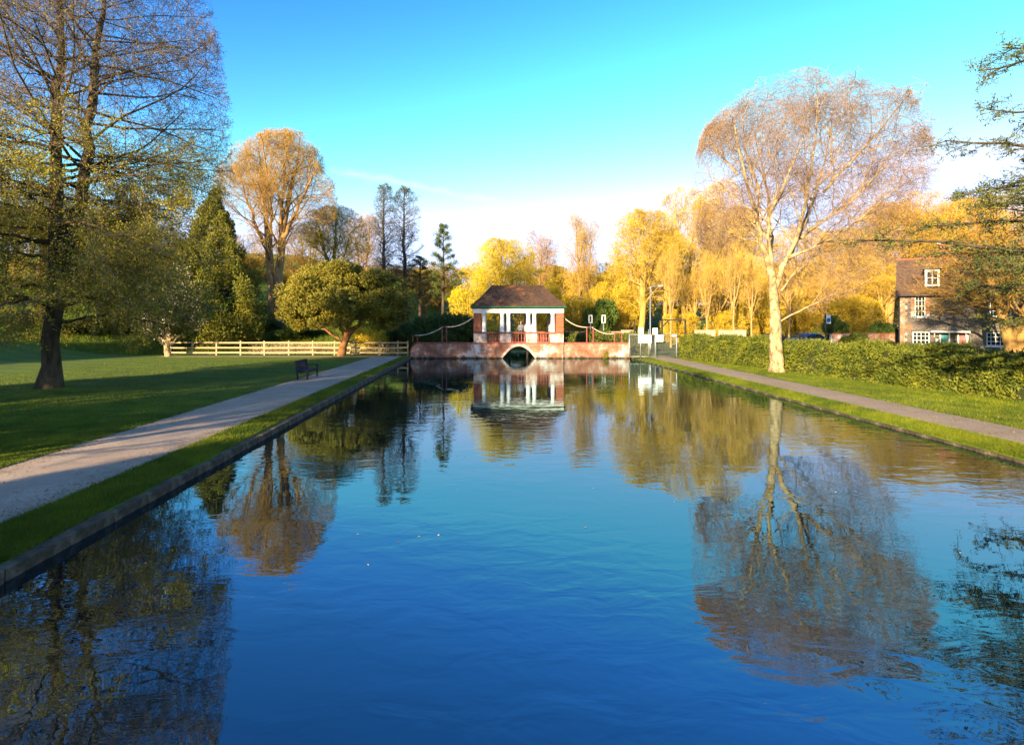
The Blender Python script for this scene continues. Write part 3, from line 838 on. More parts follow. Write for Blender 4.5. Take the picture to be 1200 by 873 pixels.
def bud_leaves(g, r, P, per, ln, wd, zmax=None, spread=.06, keep=1.0):
    N, S, _ = P.shape
    t = r.random((N, per)) ** .7
    f = t * (S - 1); i = np.minimum(f.astype(int), S - 2); w = (f - i)[..., None]
    ar = np.arange(N)[:, None]
    c = (P[ar, i] * (1 - w) + P[ar, i + 1] * w).reshape(-1, 3)
    if zmax is not None:
        k = r.random(len(c)) < np.clip((zmax - c[:, 2]) / (0.35 * zmax) , 0.0, 1) * keep
        c = c[k]
    elif keep < 1: c = c[r.random(len(c)) < keep]
    n = len(c)
    c = c + r.normal(0, spread, (n, 3))
    a = nz(r.normal(0, 1, (n, 3))) * (ln * r.uniform(.6, 1.2, (n, 1)))
    b = nz(np.cross(a, r.normal(0, 1, (n, 3)))) * (wd * r.uniform(.7, 1.2, (n, 1)))
    g.leaves(c, a, b)

def tree_parts(root, sk, split, kb, mats, buds=None, sides=(9, 6, 5, 3, 3, 3)):
    tr = Geo(); tw = Geo()
    for k, (P, rad) in enumerate(sk):
        (tr if k < split else tw).tubes(P, rad, sides[min(k, len(sides) - 1)])
    tr.build('trunk', mats[0], root, True)
    c = tw.build('crown', mats[1], root, False)
    if buds: buds.build('leaves', mats[2], c, False)
    return c

def px_stem(base, px, D, pts, dy):
    """points in photo pixels at depth D -> local metres; dy = depth offset growing along the stem"""
    n = len(pts)
    return [tuple(W(x, y, D) - base + np.array([0, dy * (k / (n - 1)) ** 1.3, 0])) for k, (x, y) in enumerate(pts)]

# ---- silver birch on the right verge
D = 31.4
base = W(910, 436, D); base[2] = BANK - .05
t = thing('birch_tree', 'tall pale trunked birch with drooping bare twigs before the hedge', 'tree', tuple(base))
S = lambda pts, ra, dy=0.0: (px_stem(base, 0, D, pts, dy), np.linspace(ra[0], ra[1], len(pts)) if len(ra) == 2 else ra)
stems = [S([(910, 438), (910.5, 431), (909, 402), (908.5, 368), (906, 340), (905.5, 318)], [.47, .39, .33, .27, .22, .15]),
         S([(906, 335), (898, 302), (890, 285), (884, 262), (876, 235), (864, 205), (855, 175), (850, 150)], [.16, .025], -1.2),
         S([(884, 262), (893, 232), (888, 200), (880, 165), (884, 125)], [.10, .02], 1.4),
         S([(907, 340), (920, 308), (938, 280), (950, 255), (965, 225), (975, 190), (990, 145)], [.17, .025], 1.2),
         S([(920, 308), (933, 275), (938, 240), (940, 205), (943, 165), (938, 110)], [.12, .02], -1.6),
         S([(938, 280), (962, 262), (990, 245), (1020, 225), (1045, 200)], [.10, .02], 2.2),
         S([(912, 378), (930, 366), (955, 352), (985, 341), (1010, 322)], [.05, .01], -1.5),
         S([(890, 285), (872, 278), (855, 268), (836, 272)], [.07, .015], 1.2),
         S([(906, 330), (908, 290), (915, 250), (920, 200), (914, 130)], [.13, .02], 3.2),
         S([(922, 303), (950, 290), (975, 270), (1003, 235)], [.10, .02], -3.2),
         S([(905, 320), (890, 260), (900, 220), (905, 175)], [.11, .02], -3.4),
         S([(908, 355), (925, 335), (950, 318), (985, 296)], [.08, .015], 2.6),
         S([(965, 225), (993, 192), (1020, 155), (1035, 125)], [.08, .015], -2.0), S([(864, 205), (846, 176), (836, 152)], [.06, .015], 1.0), S([(975, 190), (985, 150), (985, 105)], [.06, .015], 2.0), S([(990, 245), (1025, 205), (1050, 165)], [.06, .015], -.5)]
env = (tuple(W(943, 213, D) - base), (6.1, 5.6, 6.15))
sk, r = skeleton(11, stems[1:], env, [
    dict(n=12, t0=.22, ang=42, sd=13, up=.15, L=(1.8, 4.4), S=7, wob=.13, trop=.02, rr=.5, rmax=.05),
    dict(n=8, t0=.15, ang=42, sd=14, L=(.9, 2.0), S=6, wob=.18, trop=-.06, rr=.5, rmin=.011, rmax=.022),
    dict(n=6, t0=.15, ang=45, sd=15, L=(.5, 1.25), S=4, wob=.18, trop=-.28, rr=.6, rmin=.006, rmax=.009),
    dict(n=3, t0=.2, ang=40, sd=15, L=(.35, .8), S=3, wob=.15, trop=-.5, rr=.7, rmin=.0048, rmax=.0055, tip=.7)], S0=16, wob0=.035)
bd = Geo(); bud_leaves(bd, r, sk[-1][0], 1, .025, .010, keep=.5)
tp_, tq_ = resample(*stems[0], 30, r, .018)
tree_parts(t, sk, 2, 0, (M['bark_pale'], M['twig_birch'], M['bud_gold']), bd, sides=(10, 6, 4, 3, 3))
g = Geo().tubes(tp_, tq_ * (1 + .05 * np.sin(np.arange(30) * 1.9)), 18)
v = g.v[0]; an = np.arctan2(v[:, 1], v[:, 0]); v[:, :2] *= (1 + .05 * np.sin(5 * an + v[:, 2] * 1.3) + .05 * np.clip(1.2 - v[:, 2], 0, 1) * np.sin(4 * an))[:, None]
g.build('bole', M['bark_pale'], t, True)

# ---- big tree on the left lawn
D = 24.0
base = W(58, 458, D); base[2] = BANK - .05
t = thing('lawn_tree', 'huge dark trunked twin stemmed tree leafing green on the left lawn', 'tree', tuple(base))
S = lambda pts, ra, dy=0.0: (px_stem(base, 0, D, pts, dy), np.linspace(ra[0], ra[1], len(pts)) if len(ra) == 2 else ra)
stems = [S([(57, 461), (58, 452), (60, 435), (61, 400), (64, 330), (66, 260), (67, 180), (68, 80), (72, -10), (75, -90)], [.60, .46, .37, .33, .30, .26, .22, .17, .10, .03]),
         S([(64, 335), (80, 285), (92, 220), (97, 150), (100, 80), (104, 0), (108, -70)], [.27, .25, .22, .20, .17, .09, .03], 1.0)]
env = (tuple(W(80, 165, D) - base), (6.7, 6.2, 10.6))
sk, r = skeleton(23, stems, env, [
    dict(n=38, t0=.32, t1=.98, ang=72, sd=14, up=.10, L=(4.5, 8.0), S=8, wob=.12, trop=.0, rr=.32, rmax=.075, taper=.2),
    dict(n=9, t0=.2, ang=44, sd=12, L=(1.6, 3.2), S=6, wob=.16, trop=-.02, rr=.5, rmin=.013, rmax=.028),
    dict(n=8, t0=.15, ang=42, sd=14, L=(.7, 1.5), S=4, wob=.2, trop=-.05, rr=.5, rmin=.008, rmax=.012),
    dict(n=5, t0=.2, ang=42, sd=15, L=(.25, .6), S=2, wob=.15, trop=-.03, rr=.7, rmin=.006, rmax=.007, tip=.7)], S0=18, wob0=.05)
skirt = []
r2 = np.random.default_rng(24)
ax_ = stems[0][0]
for k in range(34):
    zz = 2.7 + 7.6 * (k + .5) / 34
    a_ = k * 2.4 + r2.normal(0, .25)
    Lk = r2.uniform(4.6, 6.6) * (1.0 if math.cos(a_) > -.3 else .8)
    rise = r2.uniform(.0, .22)
    x_ = np.interp(zz, [p[2] for p in ax_], [p[0] for p in ax_])
    pts = [(x_ + Lk * f * math.cos(a_ + .15 * f), Lk * f * math.sin(a_ + .15 * f), zz + Lk * (rise * f * 2 - (rise + .13) * f * f * 1.35)) for f in np.linspace(0, 1, 7)]
    skirt.append((pts, np.linspace(.075, .015, 7)))
env2 = (tuple(W(75, 270, D) - base), (7.3, 7.0, 5.6))
sk2, r2 = skeleton(25, skirt, env2, [
    dict(n=14, t0=.15, ang=50, sd=12, L=(1.2, 2.6), S=6, wob=.14, trop=-.03, rr=.5, rmin=.012, rmax=.022),
    dict(n=7, t0=.15, ang=42, sd=14, L=(.6, 1.3), S=5, wob=.16, trop=-.05, rr=.5, rmin=.007, rmax=.010),
    dict(n=4, t0=.2, ang=42, sd=15, L=(.25, .55), S=2, wob=.15, trop=-.05, rr=.7, rmin=.005, rmax=.006, tip=.7)], S0=10, wob0=.05)
bd = Geo()
bud_leaves(bd, r2, sk2[-1][0], 8, .052, .027, spread=.08, keep=.95)
bud_leaves(bd, r2, sk2[-2][0], 8, .053, .027, spread=.12, keep=.95)
bud_leaves(bd, r, sk[-1][0], 1, .045, .022, zmax=23, spread=.06, keep=.9)
tr = Geo(); tw = Geo()
for k, (P, rad) in enumerate(sk): (tr if k < 2 else tw).tubes(P, rad, (14, 6, 4, 3, 3)[k])
for k, (P, rad) in enumerate(sk2): (tr if k < 1 else tw).tubes(P, rad, (6, 4, 3, 3)[k])
tr.build('trunk', M['bark'], t, True)
c = tw.build('crown', M['twig_grey'], t)
bd.build('leaves', M['leaf_spring'], c)
for o in t.children_recursive: o.color = (1.15, 1.1, 1, 1)

# ---- tall round crowned tree on the bank, two stems
D = 58.0
base = W(322, 378, D); base[2] = gzf(base[0], base[1]) - .15
t = thing('round_crowned_tree', 'tall round crowned orange budded tree with twin stems on the bank', 'tree', tuple(base))
S = lambda pts, ra, dy=0.0: (px_stem(base, 0, D, pts, dy), np.linspace(ra[0], ra[1], len(pts)))
stems = [S([(320, 384), (318, 340), (315, 300), (312, 255), (308, 212), (302, 172)], [.48, .06]), S([(325, 384), (326, 330), (329, 285), (335, 240), (342, 200), (348, 168)], [.55, .06], .8),
         S([(329, 288), (345, 255), (362, 225), (376, 203)], [.24, .05], -1.5), S([(315, 300), (298, 262), (285, 230), (276, 205)], [.22, .05], 1.2), S([(328, 300), (326, 250), (326, 200), (326, 165)], [.24, .05], 3.0), S([(318, 320), (322, 262), (322, 215), (322, 175)], [.2, .05], -3.2)]
env = (tuple(W(326, 233, D) - base), (6.0, 6.0, 7.0))
sk, r = skeleton(31, stems, env, [
    dict(n=14, t0=.3, ang=48, sd=12, up=.1, L=(3, 6), S=7, wob=.10, trop=.02, rr=.42, rmax=.11),
    dict(n=8, t0=.25, ang=40, sd=12, up=.05, L=(1.4, 2.8), S=5, wob=.13, trop=.02, rr=.5, rmin=.02, rmax=.04),
    dict(n=7, t0=.2, ang=42, sd=14, L=(.7, 1.4), S=4, wob=.15, trop=.02, rr=.5, rmin=.011, rmax=.016),
    dict(n=4, t0=.2, ang=42, sd=15, L=(.35, .7), S=2, wob=.15, rr=.7, rmin=.008, rmax=.009, tip=.8)], S0=14, wob0=.06)
bd = Geo(); bud_leaves(bd, r, sk[-1][0], 1, .055, .03, spread=.06, keep=.8)
tree_parts(t, sk, 3, 0, (M['bark_gold'], M['twig_gold'], M['bud_gold']), bd, sides=(9, 6, 4, 3, 3))
for o in t.children_recursive: o.color = (.95, .82, .78, 1)

# ---- evergreen clumps
def sprays(g, r, C, Rr, n, ln, wd, up=.4, shell=(.55, 1.05)):
    """n leaf sprays for each ellipsoid clump at C (B,3) with radii Rr (B,3)"""
    B = len(C)
    d = nz(r.normal(0, 1, (B, n, 3)))
    s = r.uniform(shell[0], shell[1], (B, n, 1)) 
    c = (C[:, None] + d * s * Rr[:, None]).reshape(-1, 3)
    out = d.reshape(-1, 3)
    N = len(c)
    a = nz(out * .8 + r.normal(0, .6, (N, 3)) + [0, 0, up]) 
    b = nz(np.cross(a, out + r.normal(0, .5, (N, 3))))
    g.leaves(c, a * (ln * r.uniform(.6, 1.2, (N, 1))), b * (wd * r.uniform(.7, 1.2, (N, 1))))

# yew
D = 45.0
base = W(401, 416, D); base[2] = BANK - .05
t = thing('yew_tree', 'spreading yellow green yew with forked red trunk by the fence', 'tree', tuple(base))
S = lambda pts, ra, dy=0.0: (px_stem(base, 0, D, pts, dy), np.linspace(ra[0], ra[1], len(pts)))
stems = [S([(399, 418), (402, 406), (407, 394), (410, 388)], [.36, .24]), S([(407, 394), (398, 381), (388, 366), (370, 350)], [.19, .05], -.6), S([(408, 393), (420, 380), (434, 368), (455, 352)], [.21, .05], .5), S([(408, 392), (408, 372), (405, 345), (400, 322)], [.16, .05], .5), S([(404, 400), (380, 388), (352, 378)], [.10, .03], 1.0)]
r = np.random.default_rng(44)
sk, _ = skeleton(44, stems, (tuple(W(405, 350, D) - base), (5.4, 3.6, 2.9)), [dict(n=8, t0=.3, ang=50, up=.2, L=(1, 2.4), S=5, wob=.15, rr=.5, rmax=.05), dict(n=5, ang=45, L=(.5, 1), S=4, wob=.15, rr=.5, rmin=.012)], S0=9, wob0=.04)
g = Geo()
cen = W(405, 349, D) - base
C = []
while len(C) < 125:
    p = r.uniform(-1, 1, 3); q = np.linalg.norm(p)
    if .4 < q < .93 and p[2] > -.72: C.append(p * [5.1, 3.5, 2.75] + cen)
C += [W(x, y, D) - base + [0, dy, 0] for x, y, dy in ((470, 350, 0), (476, 362, -.3), (462, 365, .4), (468, 372, 0), (335, 355, 0), (333, 368, 0), (345, 375, .3), (352, 380, 0), (398, 313, 0), (412, 316, .5), (380, 318, 0), (445, 378, .6), (458, 380, -.3))]
C = np.array(C)
C = C[~((np.abs(C[:, 0] - .6) < 1.5) & (C[:, 2] < 2.3))]
rb = r.uniform(.55, 1.0, (len(C), 1)) * np.array([[1.1, 1.0, .8]])
sprays(g, r, C, rb, 620, .115, .045, .35)
c = tree_parts(t, sk, 2, 0, (M['bark_gold'], M['bark']), None)
g.build('leaves', M['leaf_yew'], c)
for o in t.children: o.color = (.75, .5, .42, 1)

# tall cypress
D = 53.0
base = W(250, 396, D); base[2] = gzf(base[0], base[1]) - .1
cyp = thing('cypress_tree', 'dense conical dark cypress with sunlit tip on the grassy bank', 'tree', tuple(base))
def cypress_parts(root, seed, H, RW, m, nb=150, nsp=430):
    r = np.random.default_rng(seed)
    g = Geo(); C = []; Rb = []
    for k in range(nb):
        h = (k + r.random()) / nb
        h = 1 - (1 - h) ** .72 if False else h ** 1.35
        rr = RW * (1 - h) ** .8 * (0.55 + .45 * min(1, h * 6 + .45)) * r.uniform(.55, 1.02)
        an = k * 2.4 + r.normal(0, .3)
        sz = (.42 + .75 * (1 - h)) * r.uniform(.7, 1.2)
        C.append((rr * math.cos(an), rr * math.sin(an), .35 + h * (H - .7))); Rb.append((sz, sz, sz * 1.35))
    sprays(g, r, np.array(C), np.array(Rb), nsp, .13, .05, .9)
    P = np.array([[0, 0, 0], [.05, 0, H * .4], [0, .05, H * .97]])
    Geo().tubes(P, np.array([.35, .22, .03]), 8).build('trunk', M['bark'], root, True)
    br = Geo()
    a = r.random(60) * 6.28; z = r.uniform(.1, .9, 60) * H; L = RW * (1 - z / H) ** .8 * .8
    P0 = np.column_stack([0 * a, 0 * a, z]); P1 = P0 + np.column_stack([np.cos(a) * L, np.sin(a) * L, L * .35])
    br.tubes(np.stack([P0, (P0 + P1) / 2 - [0, 0, .1], P1], 1), np.tile([.06, .04, .015], (60, 1)), 4)
    c = br.build('crown', M['bark'], root)
    g.build('leaves', m, c)
cypress_parts(cyp, 7, W(250, 225, D)[2] - base[2], 5.6, M['leaf_cypress'], 170)

# ---- generic trees, copied later
def generic(name, label, seed, H, env, stems, lv, split, mats, bud, sides=(8, 5, 4, 3, 3), group=None):
    t = thing(name, label, 'tree')
    sk, r = skeleton(seed, stems, env, lv, S0=10, wob0=.06)
    bd = None
    if bud:
        bd = Geo()
        for lev, per, ln, wd, keep in bud: bud_leaves(bd, r, sk[lev][0], per, ln, wd, keep=keep, spread=.08)
    tree_parts(t, sk, split, 0, mats, bd, sides)
    return t
GOLD = (M['bark_gold'], M['twig_gold'], M['bud_gold'])
def lv_std(k=1.0, n1=13, n2=7, n3=6, n4=4):
    return [dict(n=n1, t0=.25, ang=45, sd=13, up=.12, L=(2.5 * k, 6 * k), S=6, wob=.12, trop=.02, rr=.45, rmax=.12),
            dict(n=n2, t0=.2, ang=42, sd=13, up=.04, L=(1.3 * k, 2.8 * k), S=5, wob=.14, trop=.01, rr=.5, rmin=.024, rmax=.045),
            dict(n=n3, t0=.2, ang=44, sd=14, L=(.7 * k, 1.5 * k), S=4, wob=.16, rr=.5, rmin=.014, rmax=.02),
            dict(n=n4, t0=.2, ang=44, sd=15, L=(.4 * k, .8 * k), S=2, wob=.15, rr=.7, rmin=.010, rmax=.013, tip=.8)]
protoA = generic('budding_tree', '', 101, 16, ((0, 0, 10.2), (4.6, 4.6, 6.0)), [([(0, 0, -.3), (.1, 0, 3), (0, .1, 7), (.3, 0, 11), (.2, 0, 15)], [.42, .34, .27, .16, .04]), ([(.05, 0, 4), (-1.0, .5, 7.5), (-1.9, .8, 11), (-2.2, .8, 13.5)], [.22, .17, .1, .03]), ([(.05, 0, 5), (1.2, -.6, 8), (2.0, -1.0, 12)], [.2, .12, .03]), ([(0, .1, 6), (.2, 1.5, 9), (.3, 2.2, 13)], [.17, .1, .03])], lv_std(1.0, 12, 7, 6, 3), 2, GOLD, [(-1, 3, .058, .032, .9)])
protoB = generic('spreading_tree', '', 102, 16, ((0, 0, 9.5), (5.2, 5.2, 6.6)), [([(0, 0, -.3), (-.2, 0, 3), (-.8, .2, 8), (-1.4, .3, 12), (-1.5, .3, 15)], [.38, .3, .2, .12, .03]), ([(.2, 0, -.3), (.6, .2, 4), (1.4, .4, 9), (2.2, .3, 13)], [.34, .26, .15, .03]), ([(0, .2, 2), (.1, -1.2, 6), (.2, -2.2, 11)], [.2, .14, .03]), ([(0, .2, 3), (-.5, 1.4, 8), (-.3, 2.4, 13)], [.2, .13, .03])], lv_std(1.0, 12, 7, 5, 3), 2, GOLD, [(-1, 2, .055, .03, .8)])
protoC = generic('slender_tree', '', 103, 16, ((0, 0, 9.2), (1.9, 1.9, 7.0)), [([(0, 0, -.3), (.1, 0, 5), (-.05, .1, 10), (.05, 0, 16)], [.24, .19, .13, .03])],
    [dict(n=84, t0=.18, ang=58, sd=13, up=.2, L=(1.2, 2.6), S=6, wob=.12, trop=.04, rr=.35, rmax=.05), dict(n=8, t0=.15, ang=42, L=(.5, 1.1), S=4, wob=.15, rr=.5, rmin=.014, rmax=.02), dict(n=6, t0=.2, ang=42, L=(.3, .6), S=3, wob=.15, rr=.6, rmin=.009, rmax=.012)], 2, (M['bark'], M['twig_grey'], M['leaf_dark']), [(-1, 2, .05, .03, .9)])
protoD = generic('bare_tree', '', 104, 14, ((0, 0, 9.6), (4.0, 4.0, 4.6)), [([(0, 0, -.3), (0, .1, 4), (-.3, 0, 7.5), (-.9, .2, 12)], [.3, .25, .18, .03]), ([(0, .1, 4), (.9, .2, 7), (1.6, .2, 11)], [.2, .14, .03]), ([(-.1, 0, 5.5), (-1.6, -.3, 8.5), (-2.4, -.4, 11)], [.16, .1, .03]), ([(0, 0, 5), (.3, 1.4, 9), (.4, 1.7, 12)], [.15, .1, .03])], lv_std(.8, 8, 6, 5, 3), 2, GOLD, [(-1, 1, .06, .03, .6)])
protoE = generic('golden_bush', '', 105, 5, ((0, 0, 2.3), (2.6, 2.6, 2.7)), [([(0, 0, -.2), (.3 * math.cos(a), .3 * math.sin(a), 1), (1.2 * math.cos(a), 1.2 * math.sin(a), 2.6), (1.5 * math.cos(a), 1.5 * math.sin(a), 3.8)], [.10, .08, .05, .02]) for a in np.arange(7) * .9],
    [dict(n=12, t0=.12, ang=42, sd=15, up=.1, L=(1, 2.2), S=5, wob=.14, rr=.5, rmax=.03, rmin=.012), dict(n=7, t0=.2, ang=42, L=(.5, 1.1), S=4, wob=.15, rr=.5, rmin=.009, rmax=.013), dict(n=5, t0=.2, ang=42, L=(.25, .55), S=3, wob=.15, rr=.6, rmin=.007, rmax=.009)], 1, GOLD, [(-1, 4, .055, .032, .95)])
def shrub_proto(name, seed, m, nb=26, nsp=420):
    t = thing(name, '', 'shrub')
    r = np.random.default_rng(seed)
    C = []
    while len(C) < nb:
        p = r.uniform(-1, 1, 3)
        if .35 < np.linalg.norm(p) < .9 and p[2] > -.85: C.append(p * [1.7, 1.7, 1.25] + [0, 0, 1.35])
    C = np.array(C); rb = r.uniform(.4, .75, (nb, 1)) * np.ones((1, 3))
    br = Geo()
    P0 = np.zeros((nb, 3)); P0[:, 2] = -.1
    br.tubes(np.stack([P0, C * .5 + [0, 0, .1], C], 1), np.tile([.05, .035, .012], (nb, 1)), 5)
    b = br.build('trunk', M['bark'], t)
    g = Geo(); sprays(g, r, C, rb, nsp, .10, .05, .3)
    g.build('leaves', m, t)
    return t
protoF = shrub_proto('evergreen_shrub', 55, M['leaf_dark'])

# pine with layered clumps
def pine_proto():
    t = thing('pine_tree', '', 'tree')
    r = np.random.default_rng(66)
    H = 13.0
    tr = Geo(); C = []; Rb = []
    tr.tubes(np.array([[0, 0, -.3], [.1, 0, 4], [0, .1, 8], [.1, 0, 12.6]]), np.array([.30, .24, .16, .04]), 8)
    for k in range(34):
        h = 4.2 + 8.6 * (k + r.random()) / 34
        L = (2.6 if h < 9 else 2.6 * (13.4 - h) / 4.4) * r.uniform(.55, 1.1)
        a = k * 2.4 + r.normal(0, .3)
        p0 = np.array([.05, .05, h]); p1 = p0 + [L * math.cos(a), L * math.sin(a), L * .15 + .2]
        tr.tubes(np.stack([p0, (p0 + p1) / 2 + [0, 0, .12], p1]), np.array([.06, .04, .02]), 4)
        for f in (.6, 1.0):
            C.append(p0 + (p1 - p0) * f + [0, 0, .12]); Rb.append(np.array([.62, .62, .36]) * r.uniform(.6, 1.2))
    tr.build('trunk', M['bark'], t, True)
    g = Geo(); sprays(g, r, np.array(C), np.array(Rb), 170, .11, .03, .5, (.2, 1.05))
    g.build('crown', M['leaf_dark'], t)
    return t
protoP = pine_proto()

protos = {'A': (protoA, 16.2, 9.2), 'B': (protoB, 16.1, 10.4), 'C': (protoC, 16.2, 3.8), 'D': (protoD, 14.2, 8.0), 'E': (protoE, 5.0, 5.2), 'F': (protoF, 3.0, 4.2), 'P': (protoP, 13.2, 5.6)}
used = set()
def place(kind, px, D, top, width, label, group=None, color=(1, 1, 1), rz=None, cat=None, depth=None):
    src, H0, W0 = protos[kind]
    X = (px - CX) / F * D
    z = gzf(X, D) - .1
    H = CH - (top - CY) / F * D - z
    w = width / F * D / W0
    rr_ = random.Random(int(px * 7 + D * 13))
    rz_ = rr_.uniform(0, 6.28) if rz is None else rz
    col = (*color, 1)
    if kind not in used:
        used.add(kind); o = src
        o.location = (X, D, z); o.rotation_euler = (0, 0, rz_); o.scale = (w, w, H / H0); o['label'] = label
        if group: o['group'] = group
        if cat: o['category'] = cat
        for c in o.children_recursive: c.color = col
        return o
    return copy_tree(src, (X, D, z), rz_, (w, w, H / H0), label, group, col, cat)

# left background
GL = 'trees on the bank behind the fence'
place('A', 392, 66, 240, 88, 'olive gold budding tree between round crowned tree and twin slender trees', color=(.78, .86, .55))
place('B', 355, 76, 262, 90, 'golden budding tree filling the gap beside the twin stemmed round tree', GL, (.8, .72, .6))
place('B', 425, 80, 250, 60, 'golden budding tree close beside the slender tall pair', GL, (.8, .68, .62))
place('B', 285, 72, 275, 80, 'golden budding tree on the bank behind the cypress', 'trees on the bank behind the cypress', (.72, .66, .42))
place('A', 228, 68, 280, 80, 'golden budding tree on the bank behind the cypress', 'trees on the bank behind the cypress', (.70, .66, .40))
for px, D, top, w in ((185, 60, 265, 95), (130, 62, 262, 110), (80, 64, 255, 110), (20, 60, 240, 120), (155, 74, 235, 110), (50, 76, 215, 110)):
    place('A' if px % 2 == 0 else 'B', px, D, top, w, 'olive green tree on the dark slope behind the big lawn tree', 'trees on the slope behind the lawn tree', (.42, .48, .22))
place('C', 450, 78, 217, 42, 'slender tall bluish tree of a close pair behind the yew', 'pair of slender tall trees', (.9, .95, 1.1))
place('C', 474, 79, 220, 44, 'slender tall bluish tree of a close pair behind the yew', 'pair of slender tall trees', (.9, .95, 1.1))
place('P', 519, 72, 262, 44, 'dark green pine standing between slender trees and pavilion')
place('P', 492, 84, 300, 46, 'lower dark pine just behind the slender tall pair', color=(.8, .8, .8))
place('D', 497, 78, 318, 56, 'dull brown bare tree below the slender tall pair', color=(.45, .42, .4))
# shrubs at the foot of the bank
for px, D, top, w, lab in ((470, 53, 372, 54, 'dark green shrub between the yew and the ramped wall end'), (500, 52, 362, 60, 'dark green shrub behind the short rope swag'), (532, 52, 358, 56, 'tallest dark green shrub behind the tall red posts'), (552, 54, 362, 44, 'dark green shrub touching the left brick pier'), (515, 49.6, 380, 44, 'low dark green shrub right behind the tall red posts'), (486, 50.5, 378, 40, 'low dark green shrub right behind the low red posts')):
    place('F', px, D, top, w, lab, 'shrubs behind the shaded wall', (.75, .9, .8))
place('E', 431, 50, 378, 52, 'bright yellow rounded bush seen under the yew branches', color=(1.5, 1.5, .7), cat='bush')
for px, D, top, w in ((120, 54, 366, 90), (75, 52, 372, 80), (165, 56, 360, 80), (300, 57, 372, 70), (350, 55, 380, 70), (20, 52, 360, 90), (140, 62, 335, 100), (80, 63, 330, 100), (200, 64, 340, 90), (30, 62, 325, 100), (-20, 56, 340, 90), (285, 64, 345, 80), (360, 66, 352, 80), (410, 62, 362, 60)):
    place('F', px, D, top, w, 'dark green undergrowth shrub on the slope under the trees', 'undergrowth shrubs on the bank', (.7, .85, .6))
# behind the pavilion
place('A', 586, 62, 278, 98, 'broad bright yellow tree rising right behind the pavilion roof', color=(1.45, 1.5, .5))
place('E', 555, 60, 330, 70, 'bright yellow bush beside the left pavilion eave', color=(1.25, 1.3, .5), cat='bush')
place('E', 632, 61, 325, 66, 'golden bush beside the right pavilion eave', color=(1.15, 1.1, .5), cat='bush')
place('D', 630, 86, 270, 56, 'flat topped bare tree standing behind the yellow tree', color=(.9, .75, .75))
place('B', 682, 84, 250, 58, 'round headed tree standing alone above the golden scrub', color=(1, .9, .7))
place('A', 752, 66, 244, 100, 'golden tree with thick leaning trunk behind the street lamp', color=(1.25, 1.18, .7))
GR = 'golden trees in the wood behind the hedge'
LR = 'golden leafless tree in the wood behind the long hedge'
for k, px, D, top, w, lab in (('B', 803, 76, 220, 88, 'tall golden tree directly behind the dark timber frame'), ('B', 840, 82, 212, 84, 'tallest golden tree between timber frame and birch'),
        ('A', 780, 96, 268, 70, 'golden tree set far back behind the tall street lamp'), ('A', 868, 88, 240, 80, 'golden tree behind the low side limbs of the birch'),
        ('B', 890, 72, 300, 60, 'small golden tree behind the plum coloured car'), ('D', 842, 64, 308, 64, 'low flat topped tree above the long cream wall'),
        ('D', 815, 62, 318, 52, 'low flat topped tree above the short cream wall'), ('B', 935, 92, 262, 85, 'broad golden tree seen through the birch crown'),
        ('A', 988, 82, 266, 85, 'golden tree rising behind the dark holly bush'), ('A', 1010, 66, 298, 70, 'smaller golden tree over the reddish garden wall'),
        ('D', 966, 68, 318, 60, 'low flat topped tree above the blue hatchback'), ('D', 1036, 64, 312, 60, 'low flat topped tree beside the flint house corner'), ('B', 905, 70, 322, 70, 'low golden tree behind the birch trunk')):
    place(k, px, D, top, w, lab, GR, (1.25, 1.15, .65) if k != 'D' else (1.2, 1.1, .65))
for k, px, D, top, w, lab in (('A', 1042, 80, 236, 115, 'tall golden tree rising beside the flint house gable end'), ('B', 1085, 84, 224, 110, 'tallest golden tree rising above the house dormer'), ('A', 1130, 84, 230, 105, 'tall golden tree rising above the two front doors'), ('B', 1180, 84, 226, 110, 'tall golden tree rising behind the cedar branches')):
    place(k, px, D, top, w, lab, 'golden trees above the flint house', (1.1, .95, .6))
place('B', 1188, 43, 262, 215, 'thin golden twigged tree drooping before the flint house roof', color=(.9, .75, .5))
for px, D, top, w, lab in ((786, 58.5, 286, 34, 'thin pale stemmed tree beside the dark timber frame'), (828, 59.5, 292, 36, 'thin pale stemmed tree between the two cream walls'), (860, 58.6, 280, 38, 'thin pale stemmed tree standing before the long cream wall'), (881, 60, 296, 36, 'thin pale stemmed tree beside the birch bole'), (925, 65, 300, 40, 'thin pale stemmed tree behind the parked cars'), (990, 67, 292, 44, 'thin pale stemmed tree over the clipped shrub')):
    place('D', px, D, top, w, lab, 'thin stemmed trees along the edge of the wood', (1.2, 1.1, .9))
for px, D, top, w, lab in ((655, 92, 312, 80, 'distant golden scrub bush behind the round headed tree foot'), (700, 90, 308, 80, 'distant golden scrub bush above the twin road signs'), (715, 74, 330, 70, 'golden scrub bush beside the dark evergreen shrub'), (735, 92, 300, 70, 'distant golden scrub bush beside the thick leaning trunk'), (675, 70, 345, 70, 'golden scrub bush behind the far lamp nearest the pavilion')):
    place('E', px, D, top, w, lab, 'golden scrub beyond the wall', (1.15, 1.1, .55), cat='bush')
place('F', 705, 66, 340, 50, 'dark evergreen shrub between the two far lamp posts', color=(.9, 1.1, .7))
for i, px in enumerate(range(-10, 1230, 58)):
    place('E', px, 104 + (i % 3) * 4, 318 - (i * 37 % 17), 92, 'golden brown thicket bush along the far hillside', 'thicket along the far hillside', (.85, .75, .5) if px > 560 else (.6, .56, .34), cat='bush')
